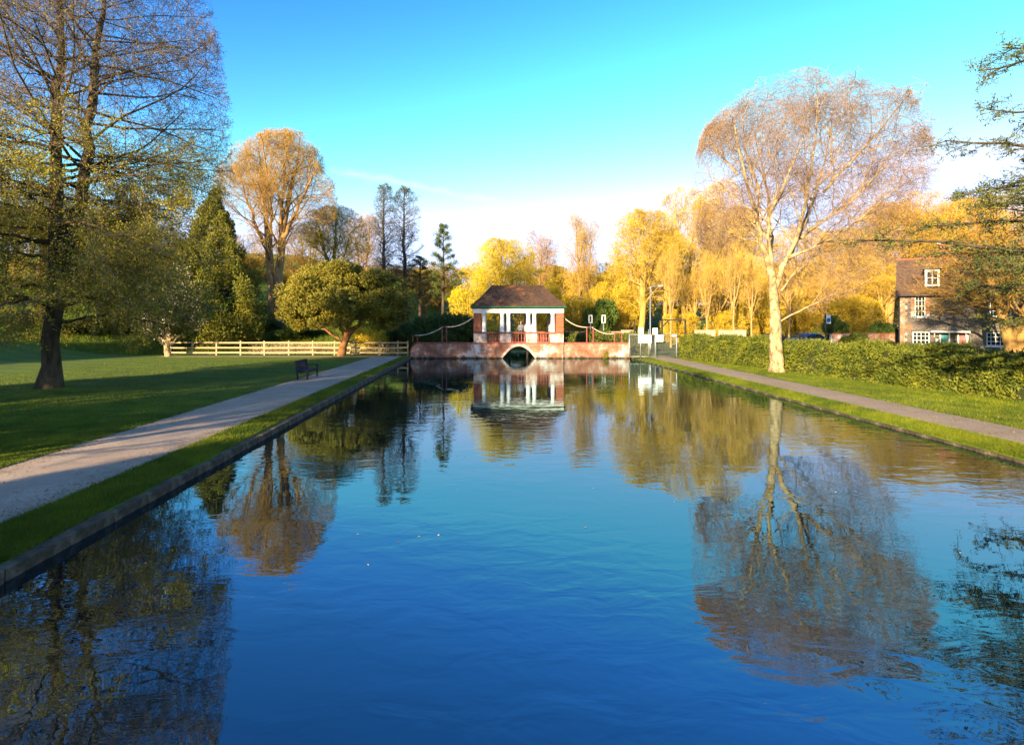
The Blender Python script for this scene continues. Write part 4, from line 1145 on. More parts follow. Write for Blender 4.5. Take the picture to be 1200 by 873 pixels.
for px, D, top, w, lab in ((797, 62, 362, 50, 'low golden bush behind the dark timber frame'), (850, 62, 364, 50, 'low golden bush behind the long cream wall'), (890, 68, 348, 60, 'golden bush behind the plum car and birch bole'), (1000, 64, 345, 70, 'golden bush behind the low clipped shrub'), (940, 72, 345, 70, 'golden bush behind the pale blue car')):
    place('E', px, D, top, w, lab, 'undergrowth of the wood behind the hedge', (1.2, 1.15, .6), cat='bush')
place('F', 978, 58, 362, 34, 'dark holly bush behind the blue cars', color=(.8, .9, .6))
place('F', 1036, 58, 372, 36, 'dark bush close to the flint house corner', color=(.7, .9, .7))
place('F', 1003, 56, 386, 34, 'low clipped shrub by the garden wall', color=(1, 1, .7))

for px in (598, 617):
    place('F', px, 57.5, 392, 34, 'low green shrub seen through the pavilion arch', 'shrubs beyond the arch', (1.6, 2.4, 1.6))

# cypresses added out of view to shade the lawn and bank
for k, (x, y, s, h) in enumerate(((-31, 3.5, 1, .95), (-20, -13, 1, 1.0), (-29, -9, 1, 1.0), (-47, 24, 1.2, 1.15), (-52, 17, 1.2, 1.2))):
    copy_tree(cyp, (x, y, gzf(x, y) - .1), k * 1.3, (s, s, h), 'dense dark cypress added out of view to shade the lawn', 'unseen cypresses added for shade')

for x, y, s_ in ((-17.5, 1.5, .72), (-15, -7, .8), (-22.5, 8, .7), (-27, 10, .7), (-24, -2, .85)):  # unseen see-through crowns, added so the sun reaches path and lawn in patches
    copy_tree(protoB, (x, y, BANK - .1), x, (s_, s_, s_), 'thin budding tree added out of view to dapple the light', 'unseen thin trees added for dappled light', (.8, .8, .6, 1))

# ---- small blossom tree by the fence end
D = 44.6
base = W(197, 416, D); base[2] = BANK - .05
t = thing('blossom_tree', 'small gnarled tree with sparse white blossom at the fence end', 'tree', tuple(base))
S = lambda pts, ra, dy=0.0: (px_stem(base, 0, D, pts, dy), np.linspace(ra[0], ra[1], len(pts)))
stems = [S([(197, 418), (196, 408), (197, 398)], [.26, .20]), S([(197, 400), (206, 388), (214, 372), (222, 352)], [.13, .03], .6), S([(196, 402), (186, 394), (176, 386), (166, 370)], [.10, .03], -.5), S([(197, 399), (198, 380), (204, 350), (205, 325)], [.12, .03], .3), S([(197, 399), (190, 380), (184, 355)], [.09, .02], .9), S([(198, 399), (210, 392), (228, 380)], [.08, .02], -.9)]
sk, r = skeleton(77, stems, (tuple(W(202, 352, D) - base), (2.9, 2.6, 3.3)), [
    dict(n=10, t0=.3, ang=45, up=.1, L=(1, 2.2), S=5, wob=.15, rr=.5, rmax=.04), dict(n=7, t0=.2, ang=42, L=(.5, 1.1), S=4, wob=.16, rr=.5, rmin=.009, rmax=.016), dict(n=5, t0=.2, ang=42, L=(.25, .5), S=3, wob=.15, rr=.6, rmin=.006, rmax=.008)], S0=8, wob0=.03)
bd = Geo(); bud_leaves(bd, r, sk[-1][0], 1, .05, .045, spread=.05, keep=.42)
lf = Geo(); bud_leaves(lf, r, sk[-1][0], 2, .05, .028, spread=.07, keep=.7)
c = tree_parts(t, sk, 2, 0, (M['bark_pale'], M['twig_grey'], M['blossom']), bd)
o = lf.build('leaves', M['leaf_spring'], c); o.color = (.6, .75, .5, 1)

# ---- cedar at the right, trunk outside the picture
base = np.array([17.6, 13.6, BANK - .05])
t = thing('cedar_tree', 'dark cedar reaching long horizontal needle branches over the water', 'tree', tuple(base))
r = np.random.default_rng(88)
tr = Geo(); tw = Geo(); lf = Geo()
H = 17.0
tr.tubes(np.array([[0, 0, -.1], [0, 0, .5], [.1, 0, 5], [0, .1, 10], [.1, 0, H]]), np.array([.6, .45, .36, .25, .05]), 12)
BP = []; BR = []
def limb(h, a, L, sag):
    tt_ = np.linspace(0, 1, 10)[:, None]
    d = np.array([math.cos(a), math.sin(a), 0])
    P = np.array([0, 0, h]) + d * L * tt_ + np.array([0, 0, 1]) * (sag * L * (tt_ - .35 * 0) * (1 - tt_ * .4))
    P[1:] += np.cumsum(r.normal(0, .055, (9, 3)) * [1, 1, 1.3], 0); BP.append(P); BR.append(np.linspace(.09, .015, 10))
limb(4.0, math.pi + .06, 9.2, .10)
limb(4.9, math.pi - .25, 6.2, .12)
for k in range(44):
    h = 2.8 + 13.5 * (k + .5) / 44
    limb(h, k * 2.4 + r.normal(0, .2), (5.9 if h < 9 else 5.9 * (H + 1 - h) / 9) * r.uniform(.7, 1.0), r.uniform(.0, .16))
for h, a, L in ((5.6, math.pi + .1, 5.9), (7.2, math.pi - .1, 5.9), (8.7, math.pi + .05, 5.7), (6.4, math.pi + .35, 6.3)): limb(h, a, L, .1)
for k in range(12): limb(3.0 + .34 * k, math.pi + (-.65 + .11 * ((k * 5) % 12)), r.uniform(3.8, 5.7), r.uniform(0, .12))
BP = np.array(BP); BR = np.array(BR)
tr.tubes(BP, BR, 6)
pos, d, pr, tq, pl = spawn(r, BP, BR, 16, .2, 1, 62, 12, 0)
d[:, 2] *= .25; d = nz(d)
P2, R2 = grow(r, pos, d, r.uniform(.5, 1.3, len(pos)) * (1.1 - .5 * tq), np.full(len(pos), .014), np.full(len(pos), .006), 5, .1, -.04)
tw.tubes(P2, R2, 4)
pos, d, pr, tq, pl = spawn(r, P2, R2, 7, .1, 1, 55, 12, 0)
d[:, 2] *= .4; d = nz(d)
P3, R3 = grow(r, pos, d, r.uniform(.2, .5, len(pos)), np.full(len(pos), .006), np.full(len(pos), .004), 3, .1, 0)
tw.tubes(P3, R3, 3)
bud_leaves(lf, r, P3, 11, .055, .014, spread=.045)
bud_leaves(lf, r, P2, 10, .055, .014, spread=.05)
tr.build('trunk', M['bark'], t, True)
c = tw.build('crown', M['bark'], t)
lf.build('leaves', M['leaf_cedar'], c)

# ------------------------------------------------------------------ hedges
def hedge(label, A, B, w, h, seed, dens, leaf=.075):
    A = np.array(A); B = np.array(B); L = np.linalg.norm(B - A)
    t = thing('hedge', label, 'hedge', (A[0], A[1], BANK - .02), math.atan2(B[1] - A[1], B[0] - A[0]))
    r = np.random.default_rng(seed)
    core = Geo()
    nx_ = int(L / .5) + 1
    prof = [(-w/2 + .14, 0), (-w/2 + .10, h * .5), (-w/2 + .14, h - .2), (-w/2 + .35, h - .1), (w/2 - .35, h - .1), (w/2 - .14, h - .2), (w/2 - .14, 0)]
    xs_ = np.linspace(.12, L - .12, nx_)
    v = np.array([[(x, y + r.normal(0, .03), z + r.normal(0, .02) * (z > 0)) for y, z in prof] for x in xs_]).reshape(-1, 3)
    m = len(prof)
    core.add(v, [[i * m + j, i * m + j + 1, (i + 1) * m + j + 1, (i + 1) * m + j] for i in range(nx_ - 1) for j in range(m - 1)], [[0, j, j + 1] for j in range(1, m - 1)] + [[(nx_ - 1) * m, (nx_ - 1) * m + j + 1, (nx_ - 1) * m + j] for j in range(1, m - 1)])
    core.build('hedge_core', M['hedge_core'], t)
    per = 2 * h + w
    N = int(L * per * dens)
    x = r.uniform(0, L, N); s = r.uniform(0, per, N)
    y = np.where(s < h, -w/2, np.where(s < h + w, -w/2 + (s - h), w/2)); z = np.where(s < h, s, np.where(s < h + w, h, per - s))
    nrm_ = np.column_stack([0 * s, np.where(s < h, -1., np.where(s < h + w, 0, 1.)), np.where((s >= h) & (s < h + w), 1., 0)])
    lump = .10 * np.sin(x * 1.7 + z * 2.1 + seed) + .08 * np.sin(x * 4.3 - z * 3.7) * np.sin(x * .9 + z) + .06 * np.sin(x * .6) + .05 * np.sin(9 * x + 7 * z)
    edge = np.clip((z - (h - .25)) / .25, 0, 1) * np.clip((np.abs(y) - (w/2 - .25)) / .25, 0, 1)
    c = np.column_stack([x, y, z]) + nrm_ * (lump + r.normal(-.03, .085, N))[:, None]
    c[:, 1] -= np.sign(y) * edge * .12; c[:, 2] -= edge * .10
    # leaves on both ends
    Ne = int(w * h * dens); e = np.column_stack([np.repeat([0, L], Ne), r.uniform(-w/2, w/2, 2 * Ne), r.uniform(0, h, 2 * Ne)]); en = np.zeros((2 * Ne, 3)); en[:Ne, 0] = -1; en[Ne:, 0] = 1
    c = np.concatenate([c, e + en * r.normal(0, .05, (2 * Ne, 1))]); nrm_ = np.concatenate([nrm_, en])
    c[:, 2] = np.maximum(c[:, 2], .03)
    n = len(c)
    a = nz(r.normal(0, .8, (n, 3)) + nrm_ * .5 + [0, 0, .4]); b = nz(np.cross(a, nrm_ + r.normal(0, .45, (n, 3))))
    lf = Geo().leaves(c, a * leaf * r.uniform(.4, 1.25, (n, 1)), b * leaf * .5 * r.uniform(.5, 1.2, (n, 1)))
    lf.build('leaves', M['leaf_hedge'], t, kind='stuff')
    return t
hedge('long sunlit clipped hedge running behind the birch and footpath', (21.2, 11.6), (15.15, 42.6), 1.5, 1.70, 3, 620)
hedge('low clipped hedge behind the sunlit brick wall', (6.3, 50.2), (14.2, 50.2), .9, 1.75, 5, 300)

# ------------------------------------------------------------------ grass blades
def blades(label, polys, seed, h=(.035, .075), w=.0075):
    r = np.random.default_rng(seed)
    P = np.concatenate(polys); N = len(P)
    hh = r.uniform(h[0], h[1], N)[:, None]
    an = r.random(N) * 6.28
    u = np.column_stack([np.cos(an), np.sin(an), 0 * an]) * w * r.uniform(.7, 1.4, (N, 1))
    lean = np.column_stack([r.normal(0, .35, N), r.normal(0, .35, N), np.ones(N)]) * hh
    mid = P + lean * .55; tip = P + lean + np.column_stack([r.normal(0, .3, N), r.normal(0, .3, N), 0 * an]) * hh
    v = np.stack([P - u, P + u, tip], 1).reshape(-1, 3)
    i = np.arange(N)[:, None] * 3
    g = Geo().add(v, None, i + [[0, 1, 2]])
    tag(g.build('grass', M['grass_blade'], kind='stuff'), label, 'grass')
def scatter(r, n, fL, fR, y0, y1, p=2.0):
    # more blades where the lawn is near the pond head
    u = r.random(n)
    y = 1 / (1 / y0 + u * (1 / y1 - 1 / y0))
    x = fL(y) + (fR(y) - fL(y)) * r.random(n)
    return np.column_stack([x, y, gz(x, y) - .004])
r = np.random.default_rng(1)
blades('short mown grass on the left lawn', [scatter(r, 150000, lambda y: np.maximum(-.93 * y - 1.5, -26), lambda y: PL_L(y) + .04, 9.0, 44)], 2)
blades('grass strip between gravel path and dark kerb', [scatter(r, 75000, lambda y: PL_R(y) - .05, lambda y: pond_left(y) - .16, 5.5, 44)], 3, (.04, .09))
blades('grass verge between water and footpath', [scatter(r, 45000, lambda y: POND_R + .08 + 0 * y, lambda y: PR_L(y) + .04, 9.5, 44)], 4, (.04, .10))
blades('sunlit grass between footpath and hedge', [scatter(r, 75000, lambda y: PR_R(y) - .04, lambda y: 21.2 - .195 * (y - 11.6) - .6, 11, 42)], 5, (.04, .10))
# rank grass on the bank behind the fence
N = 26000
X = r.uniform(-40, -7, N); Y = r.uniform(46.7, 60, N)
blades('rank green grass on the bank behind the fence', [np.column_stack([X, Y, gz(X, Y) - .02])], 6, (.15, .5), .02)
# plants at the corner of the far wall
N = 500
c = np.array([12.0, 43.9, .3]) + r.normal(0, 1, (N, 3)) * [.35, .25, .12]; c[:, 2] = np.maximum(c[:, 2], .12)
a = nz(r.normal(0, 1, (N, 3)) + [0, 0, .8]) * .09; b = nz(np.cross(a, r.normal(0, 1, (N, 3)))) * .035
tag(Geo().leaves(c, a, b).build('waterside_plant', M['leaf_dark']), 'low leafy plant at the pond corner below the white signs', 'plant')

def litter(label, P, m, seed, size=.035):
    r = np.random.default_rng(seed); N = len(P)
    an = r.random(N) * 6.28
    a = np.column_stack([np.cos(an), np.sin(an), r.normal(0, .25, N)]) * size * r.uniform(.5, 1.2, (N, 1)); b = np.column_stack([-np.sin(an), np.cos(an), r.normal(0, .25, N)]) * size * .6 * r.uniform(.5, 1.2, (N, 1))
    tag(Geo().leaves(P + [0, 0, .02], a, b).build('leaf_litter', m, kind='stuff'), label, 'leaf litter')
N = 2600
Y = 1 / (1 / 7 + r.random(N) * (1 / 40 - 1 / 7)); X = np.where(r.random(N) < .5, PL_R(Y) - np.abs(r.normal(0, .35, N)), PL_L(Y) + np.abs(r.normal(0, .35, N)))
litter('scattered dry leaves along the gravel path edges', np.column_stack([X, Y, np.full(N, BANK + .012)]), M['litter'], 31, .026)
N = 2600
Y = 1 / (1 / 11 + r.random(N) * (1 / 42 - 1 / 11)); X = np.where(r.random(N) < .4, 12.3 + r.random(N) * 1.85, 14.15 + np.abs(r.normal(0, 1.6, N)))
litter('scattered dry leaves on the footpath and sunlit verge', np.column_stack([X, Y, np.full(N, BANK + .02)]), M['litter'], 32, .03)
N = 70
Y = 1 / (1 / 7 + r.random(N) * (1 / 40 - 1 / 7)); X = r.uniform(-5.4, 11.2, N)
litter('tiny pale leaves floating on the pond', np.column_stack([X, Y, np.full(N, -.016)]), M['rush'], 33, .022)

# ------------------------------------------------------------------ mesh fence, signs, lamps, gantry
def zD(py, D): return CH - (py - CY) / F * D
def xD(px, D): return (px - CX) / F * D
D = 43.4
x0, x1 = xD(737.5, D), xD(793, D)
zt = zD(391.5, D)
mf = thing('mesh_fence', 'pale tube and wire mesh fence panel across the footpath end', 'fence', (x0, D, BANK - .02))
Lm = x1 - x0
for x in (0, Lm):
    Geo().tubes(np.array([[x, 0, 0], [x, 0, zt - BANK + .05]]), np.array([.045, .045]), 10, True).build('post', M['galv'], mf, True)
for z in (.10, zt - BANK - .02):
    Geo().tubes(np.array([[.05, 0, z], [Lm - .05, 0, z]]), np.array([.02, .02]), 6, True).build('rail', M['galv'], mf, True)
g = Geo(); hh = zt - BANK - .14; st = .09
segs = []
for k in range(int((Lm + hh) / st)):
    s = k * st
    for sg in (1, -1):
        a0_, a1_ = max(0, s - hh), min(s, Lm)
        pa = (a0_, s - a0_); pb = (a1_, s - a1_)
        if sg < 0: pa = (Lm - pa[0], pa[1]); pb = (Lm - pb[0], pb[1])
        segs.append([[pa[0], 0.006 * sg, pa[1] + .11], [pb[0], 0.006 * sg, pb[1] + .11]])
g.tubes(np.array(segs), np.full((len(segs), 2), .0045), 3)
o = g.build('wire_mesh', M['galv'], mf, kind='stuff')
# signs
D = 42.9
def board(par, px0, px1, py0, py1, y, lines, name='sign_panel'):
    xa, xb, za, zb = xD(px0, D), xD(px1, D), zD(py1, D), zD(py0, D)
    ox, oy, oz = par.location
    p = Geo().bbox(((xa + xb) / 2 - ox, y, (za + zb) / 2 - oz), (xb - xa, .02, zb - za), .006).build(name, M['sign_white'], par)
    return p
sg = thing('notice_sign', 'white notice boards of different sizes on a grey post by the water', 'sign', (xD(768, D), D, BANK - .02))
Geo().tubes(np.array([[0, 0, 0], [0, 0, zD(384, D) - BANK]]), np.array([.045, .045]), 10, True).build('post', M['galv'], sg, True)
board(sg, 764.5, 770.5, 384.5, 392, -.055, 0)
board(sg, 768.8, 777, 392.3, 400.5, -.056, 0)
sg2 = thing('notice_board', 'largest white notice board with a small plate above, on mesh fence', 'sign', (xD(757, D), D + .42, BANK - .02))
for p in (752.5, 762):
    Geo().tubes(np.array([[xD(p, D) - sg2.location.x, .03, 0], [xD(p, D) - sg2.location.x, .03, zD(386, D) - BANK]]), np.array([.03, .03]), 8, True).build('post', M['galv'], sg2, True)
board(sg2, 749.5, 765.2, 393, 402.5, -.025, 0)
board(sg2, 750.2, 755.6, 384, 391.8, -.025, 0)
fl = thing('white_lamp_head', 'white oval lamp head on the mesh fence post', 'lamp', (xD(790, 43.4), 43.32, zD(393.5, 43.4)))
u = np.linspace(0, math.pi, 9)
g = Geo().lathe(np.column_stack([np.maximum(np.sin(u), .02), -np.cos(u)]), k=14); g.v[0] = g.v[0] * [.22, .13, .10]
g.build('lamp_housing', M['sign_white'], fl, True)
Geo().bbox((.10, .06, -.02), (.22, .05, .04), .01).build('bracket', M['galv'], fl)

def street_lamp(px, D, top, armpx, label, base_z=BANK):
    H = zD(top, D) - base_z
    t = thing('street_lamp', label, 'street lamp', (xD(px, D), D, base_z - .02), group='street lamps')
    arm = armpx / F * D
    p = Geo().tubes(np.array([[0, 0, 0], [0, 0, 1.2], [0, 0, 1.22], [0, 0, H - .25]]), np.array([.09, .085, .06, .045]), 10, True).build('pole', M['galv'], t, True)
    s = np.linspace(0, math.pi / 2, 7)
    P = np.column_stack([.25 * (1 - np.cos(s)) * np.sign(arm), 0 * s, H - .26 + .25 * np.sin(s)]); P = np.concatenate([P, [[arm * .75, 0, H + .05]]])
    Geo().tubes(P, np.full(len(P), .035), 8, True).build('arm', M['galv'], t, True)
    hd = Geo().bbox((arm * .9, 0, H + .05), (abs(arm) * .5, .22, .11), .04).build('lamp_head', M['galv'], t)
    Geo().bbox((arm * .9, 0, H - .017), (abs(arm) * .4, .16, .03), .01).build('diffuser', M['sign_white'], hd)
street_lamp(762, 48, 335, 13, 'tall grey street lamp rising behind the notice boards')
street_lamp(671, 70, 350.5, 9, 'grey street lamp behind the pavilion, arm toward the twin road signs')
street_lamp(696.5, 72, 352, -9, 'grey street lamp beside the twin white framed road signs')
street_lamp(806, 66, 375, -12, 'low street lamp beside the dark timber frame')

D = 52
gt = thing('timber_frame', 'dark timber goal shaped frame standing behind the mesh fence', 'frame', (xD(776, D), D, BANK - .02))
Wg = xD(803, D) - xD(776, D); Hg = zD(374, D) - BANK
for x in (0, Wg): Geo().bbox((x, 0, Hg / 2), (.13, .13, Hg), .01).build('post', M['dark_timber'], gt)
Geo().bbox((Wg / 2, 0, Hg - .07), (Wg - .135, .11, .12), .01).build('beam', M['dark_timber'], gt)
o = Geo().box((0, 0, 0), (.09, .09, .75), ry=R(45)).build('brace', M['dark_timber'], gt); o.location = (.32, 0, Hg - .38)
tp = thing('dark_post', 'single dark post between brick wall and notice boards', 'post', (xD(743.5, 50), 50, BANK - .02))
Geo().bbox((0, 0, (zD(375, 50) - BANK) / 2), (.10, .10, zD(375, 50) - BANK), .01).build('post', M['dark_timber'], tp)
Geo().bbox((0, 0, zD(375, 50) - BANK + .03), (.14, .14, .05), .01).build('cap', M['dark_timber'], tp)

# twin white framed road signs behind the right wall
D = 62
for px, lab in ((692, 'white framed dark road sign nearer the pavilion, of two alike'), (707.3, 'white framed dark road sign nearer the mesh fence, of two alike')):
    t = thing('road_sign', lab, 'road sign', (xD(px, D), D, BANK - .02), group='twin road signs')
    w2, za, zb = 3.6 / F * D, zD(378, D) - BANK, zD(369.5, D) - BANK
    for s in (-1, 1): Geo().bbox((s * w2 * .5, 0, (za + zb) / 2), (.08, .08, zb - za), .01).build('frame', M['sign_white'], t)
    for z in (za, zb): Geo().bbox((0, 0, z), (w2 * 1.0 + .08, .082, .08), .01).build('frame', M['sign_white'], t)
    Geo().bbox((0, .02, (za + zb) / 2), (w2 - .1, .04, zb - za - .1), .005).build('panel', M['sign_dark'], t)
    Geo().tubes(np.array([[0, .03, 0], [0, .03, za - .05]]), np.array([.05, .05]), 8, True).build('post', M['galv'], t, True)
gw = thing('garden_wall', 'low red brick garden wall behind the rope swags', 'wall', (xD(700, 64), 64, BANK))
Geo().bbox((0, 0, .75), (8.6, .3, 1.5), .02).build('wall_body', M['brick_red'], gw)
Geo().bbox((0, 0, 1.55), (8.7, .38, .09), .02).build('coping', M['cream'], gw)
# cream walls in the wood
for a, b, lab in ((814, 838, 'short cream wall left of the leaning tree trunks in the wood'), (842, 874, 'long cream wall right of the leaning tree trunks in the wood'), (728, 742, 'small cream wall behind the single dark post')):
    D = 57.2
    t = thing('cream_wall', lab, 'wall', (xD((a + b) / 2, D), D, BANK))
    w_ = xD(b, D) - xD(a, D); h_ = zD(387.5, D) - BANK
    Geo().bbox((0, 0, h_ / 2), (w_, .25, h_), .02).build('wall_body', M['cream'], t)
    Geo().bbox((0, 0, h_ + .03), (w_ + .08, .32, .07), .02).build('coping', M['cream'], t)
D = 57
t = thing('stone_wall', 'low reddish garden wall between blue cars and flint house', 'wall', (xD(1012, D), D, BANK))
w_ = xD(1052, D) - xD(974, D)
Geo().bbox((0, 0, .75), (w_, .3, 1.5), .02).build('wall_body', M['brick'], t)
Geo().bbox((0, 0, 1.53), (w_ + .06, .36, .08), .02).build('coping', M['brick_red'], t)

# ------------------------------------------------------------------ cars
def car(label, loc, rz, paint, seed=0):
    t = thing('parked_car', label, 'car', loc, rz, 'cars parked behind the hedge')
    g = Geo()
    st = [(-2.05, .32, .62, .66), (-1.95, .24, .80, .80), (-1.4, .22, .90, .84), (-.9, .22, .93, .85), (.6, .22, .92, .85), (1.5, .22, .86, .84), (1.98, .25, .72, .78), (2.08, .34, .58, .62)]
    secs = []
    for x, zl, zh, hw in st:
        secs.append([(x, -hw * .96, zl), (x, -hw, (zl + zh) / 2), (x, -hw * .95, zh - .06), (x, -hw * .84, zh), (x, hw * .84, zh), (x, hw * .95, zh - .06), (x, hw, (zl + zh) / 2), (x, hw * .96, zl)])
    v = np.array(secs).reshape(-1, 3); m = 8
    q = [[i * m + j, i * m + (j + 1) % m, (i + 1) * m + (j + 1) % m, (i + 1) * m + j] for i in range(len(st) - 1) for j in range(m)]
    e = len(v) - m
    g.add(v, q + [[3, 2, 1, 0], [7, 6, 5, 4], [4, 3, 0, 7], [e, e + 1, e + 2, e + 3], [e + 4, e + 5, e + 6, e + 7], [e + 7, e, e + 3, e + 4]])
    body = g.build('body', paint, t, True)
    cab = [(-1.55, .90, .74), (-1.05, 1.38, .60), (-.3, 1.47, .58), (.35, 1.42, .59), (1.05, .91, .76)]
    g = Geo()
    v = []
    for x, z, hw in cab: v += [(x, -.76, .88), (x, -hw, z), (x, hw, z), (x, .76, .88)]
    q = [[i * 4 + j, i * 4 + j + 1, i * 4 + j + 5, i * 4 + j + 4] for i in range(4) for j in range(3)]
    g.add(v, q)
    g.build('cabin', paint, t, True)
    for s in (-1, 1):
        pl = [(-1.32, .95), (-1.0, 1.32), (-.3, 1.40), (-.3, .95)]; pl2 = [(-.22, .95), (-.22, 1.40), (.33, 1.35), (.85, .95)]
        for pgn in (pl, pl2):
            vv = [(x, s * (.765 - (z - .88) * .33 + .006), z) for x, z in pgn]
            Geo().add(vv, [[0, 1, 2, 3]]).build('side_window', M['glass'], t)
        for x in (-1.3, 1.3):
            w = Geo(); th = np.linspace(0, 2 * math.pi, 18, endpoint=False)
            w.prism([(x + .31 * math.cos(a), .31 + .31 * math.sin(a)) for a in th], s * .68, s * .87); o = w.build('wheel', M['tyre'], t)
            w = Geo(); w.prism([(x + .19 * math.cos(a), .31 + .19 * math.sin(a)) for a in th], s * .86, s * .878); w.build('rim', M['rim'], o)
        Geo().bbox((2.0, s * .58, .66), (.16, .30, .13), .03).build('headlight', M['sign_white'], t)
        Geo().bbox((-1.98, s * .60, .70), (.12, .26, .15), .03).build('tail_light', M['lamp_red'], t)
        Geo().bbox((.75, s * .92, .98), (.10, .16, .11), .03).build('wing_mirror', paint, t)
    def quad_on(xa, za, ha, xb, zb, hb, n):
        nrm_ = np.array([zb - za, 0, -(xb - xa)]); nrm_ = nrm_ / np.linalg.norm(nrm_); nrm_ = nrm_ if nrm_[2] > 0 else -nrm_
        Geo().add(np.array([(xa, -ha, za), (xa, ha, za), (xb, hb, zb), (xb, -hb, zb)]) + nrm_ * .008, [[0, 1, 2, 3]]).build(n, M['glass'], t)
    quad_on(1.0, .945, .70, .40, 1.385, .55, 'windscreen'); quad_on(-1.5, .95, .68, -1.1, 1.335, .55, 'rear_window')
    Geo().bbox((2.06, 0, .45), (.04, .5, .11), .005).build('number_plate', M['sign_white'], t)
    return t
car('blue hatchback parked behind the hedge right of the birch', (xD(953, 60), 60, BANK), R(8), M['car_blue'])
car('pale blue car parked beyond the blue hatchback', (xD(940, 62.8), 62.8, BANK), R(176), M['car_sky'])
car('plum coloured car parked behind the birch trunk', (xD(906, 60), 59.6, BANK), R(4), M['car_plum'])
D = 55
t = thing('pole_sign', 'dark pole with small white and blue sign beside the blue hatchback', 'sign', (xD(956, D), D - 1.6, BANK - .02))
Geo().tubes(np.array([[0, 0, 0], [0, 0, zD(367, D) - BANK]]), np.array([.05, .05]), 8, True).build('pole', M['sign_dark'], t, True)
p = Geo().bbox((.26, -.03, zD(374, D) - BANK), (.42, .02, .85), .01).build('sign_panel', M['sign_white'], t)
Geo().bbox((.26, -.045, zD(375, D) - BANK), (.34, .008, .38), .003).build('blue_field', M['sign_blue'], p)

# ------------------------------------------------------------------ flint house
D = 52.0
hx0 = xD(1055, D); HWID = 13.0; HE = zD(343, D) - BANK
HR = R(37)
h = thing('flint_house', 'grey flint house with brick corner, white sash windows and porch canopy', 'house', (hx0, D, BANK), -HR)
def hx(px):
    k = (px - CX) / F
    return (k * D - hx0) / (math.cos(HR) + k * math.sin(HR))
def hz(py, px=1090): return zD(py, D - hx(px) * math.sin(HR)) - BANK
wins = [(1072, 1084.5, 346, 371.5), (1069.5, 1089.5, 389, 404)]
doors = [(1103, 1111.5, 391.5, 409.5), (1124, 1132.5, 391.5, 409.5)]
xw = sorted({0, HWID} | {hx(a) for w in wins + doors for a in w[:2]} | {hx(1160), hx(1172.5), hx(1178), hx(1156)})
wins2 = wins + [(1160, 1172.5, 346, 371.5), (1156, 1178, 389, 404)]
zw = sorted({0, HE} | {max(hz(b), 0) for w in wins2 + doors for b in w[2:]})
openings = [(hx(a), hx(b), max(hz(d), 0), hz(c)) for a, b, c, d in wins2 + doors]
g = Geo()
for xa, xb in zip(xw[:-1], xw[1:]):
    for za, zb in zip(zw[:-1], zw[1:]):
        mx_, mz_ = (xa + xb) / 2, (za + zb) / 2
        if any(a < mx_ < b and c < mz_ < d for a, b, c, d in openings): continue
        g.add([[xa, 0, za], [xb, 0, za], [xb, 0, zb], [xa, 0, zb]], [[0, 1, 2, 3]])
for a, b, c, d in openings:
    g.add([[a, 0, c], [a, .2, c], [a, .2, d], [a, 0, d], [b, 0, c], [b, .2, c], [b, .2, d], [b, 0, d]], [[0, 1, 2, 3], [5, 4, 7, 6], [3, 2, 6, 7], [1, 0, 4, 5]])
g.add([[0, 0, 0], [0, 7, 0], [0, 7, HE], [0, 0, HE]], [[0, 1, 2, 3]]).add([[HWID, 0, 0], [HWID, 7, 0], [HWID, 7, HE], [HWID, 0, HE]], [[0, 1, 2, 3]]).add([[0, 7, 0], [HWID, 7, 0], [HWID, 7, HE], [0, 7, HE]], [[0, 1, 2, 3]])
# gable triangles
RZ = HE + 3.3
g.add([[0, 0, HE], [0, 7, HE], [0, 3.5, RZ - .1]], None, [[0, 1, 2]]).add([[HWID, 0, HE], [HWID, 7, HE], [HWID, 3.5, RZ - .1]], None, [[0, 1, 2]])
wallo = g.build('wall', M['flint'], h)
k = 0; z = 0
while z < HE - .2:
    wq = .55 if k % 2 else .36
    Geo().bbox((wq / 2 - .03, -.012, z + .15), (wq, .05, .29), .008).build('quoin', M['brick'], h)
    z += .30; k += 1
for (a, b, c, d) in openings[:1]:
    for s, xx in ((-1, a - .16), (1, b + .16)):
        Geo().bbox((xx, -.01, (c + d) / 2), (.26, .05, d - c), .008).build('brick_surround', M['brick'], h)
Geo().bbox((hx(1062), -.006, hz(384)), (.9, .045, .42), .008).build('brick_band', M['brick_red'], h)
def window(a, b, c, d, nx_, nz_):
    w = Geo().bbox(((a + b) / 2, .13, (c + d) / 2), (b - a - .01, .02, d - c - .01), .004).build('window', M['glass'], h)
    g = Geo(); T = .075
    g.bbox((a + T / 2, .08, (c + d) / 2), (T, .07, d - c), .006).bbox((b - T / 2, .08, (c + d) / 2), (T, .07, d - c), .006)
    g.bbox(((a + b) / 2, .081, c + T / 2), (b - a - 2 * T, .068, T), .006).bbox(((a + b) / 2, .081, d - T / 2), (b - a - 2 * T, .068, T), .006)
    g.build('frame', M['white_paint'], w)
    g = Geo()
    for i in range(1, nx_): g.bbox((a + (b - a) * i / nx_, .10, (c + d) / 2), (.04, .035, d - c - 2 * T), .004)
    for j in range(1, nz_): g.bbox(((a + b) / 2, .098, c + (d - c) * j / nz_), (b - a - 2 * T, .036, .045), .004)
    g.build('glazing_bar', M['white_paint'], w)
    Geo().bbox(((a + b) / 2, -.03, c - .06), (b - a + .24, .24, .10), .01).build('sill', M['white_paint'], w)
window(*openings[0], 3, 4); window(*openings[1], 4, 3); window(*openings[2], 3, 4); window(*openings[3], 4, 3)
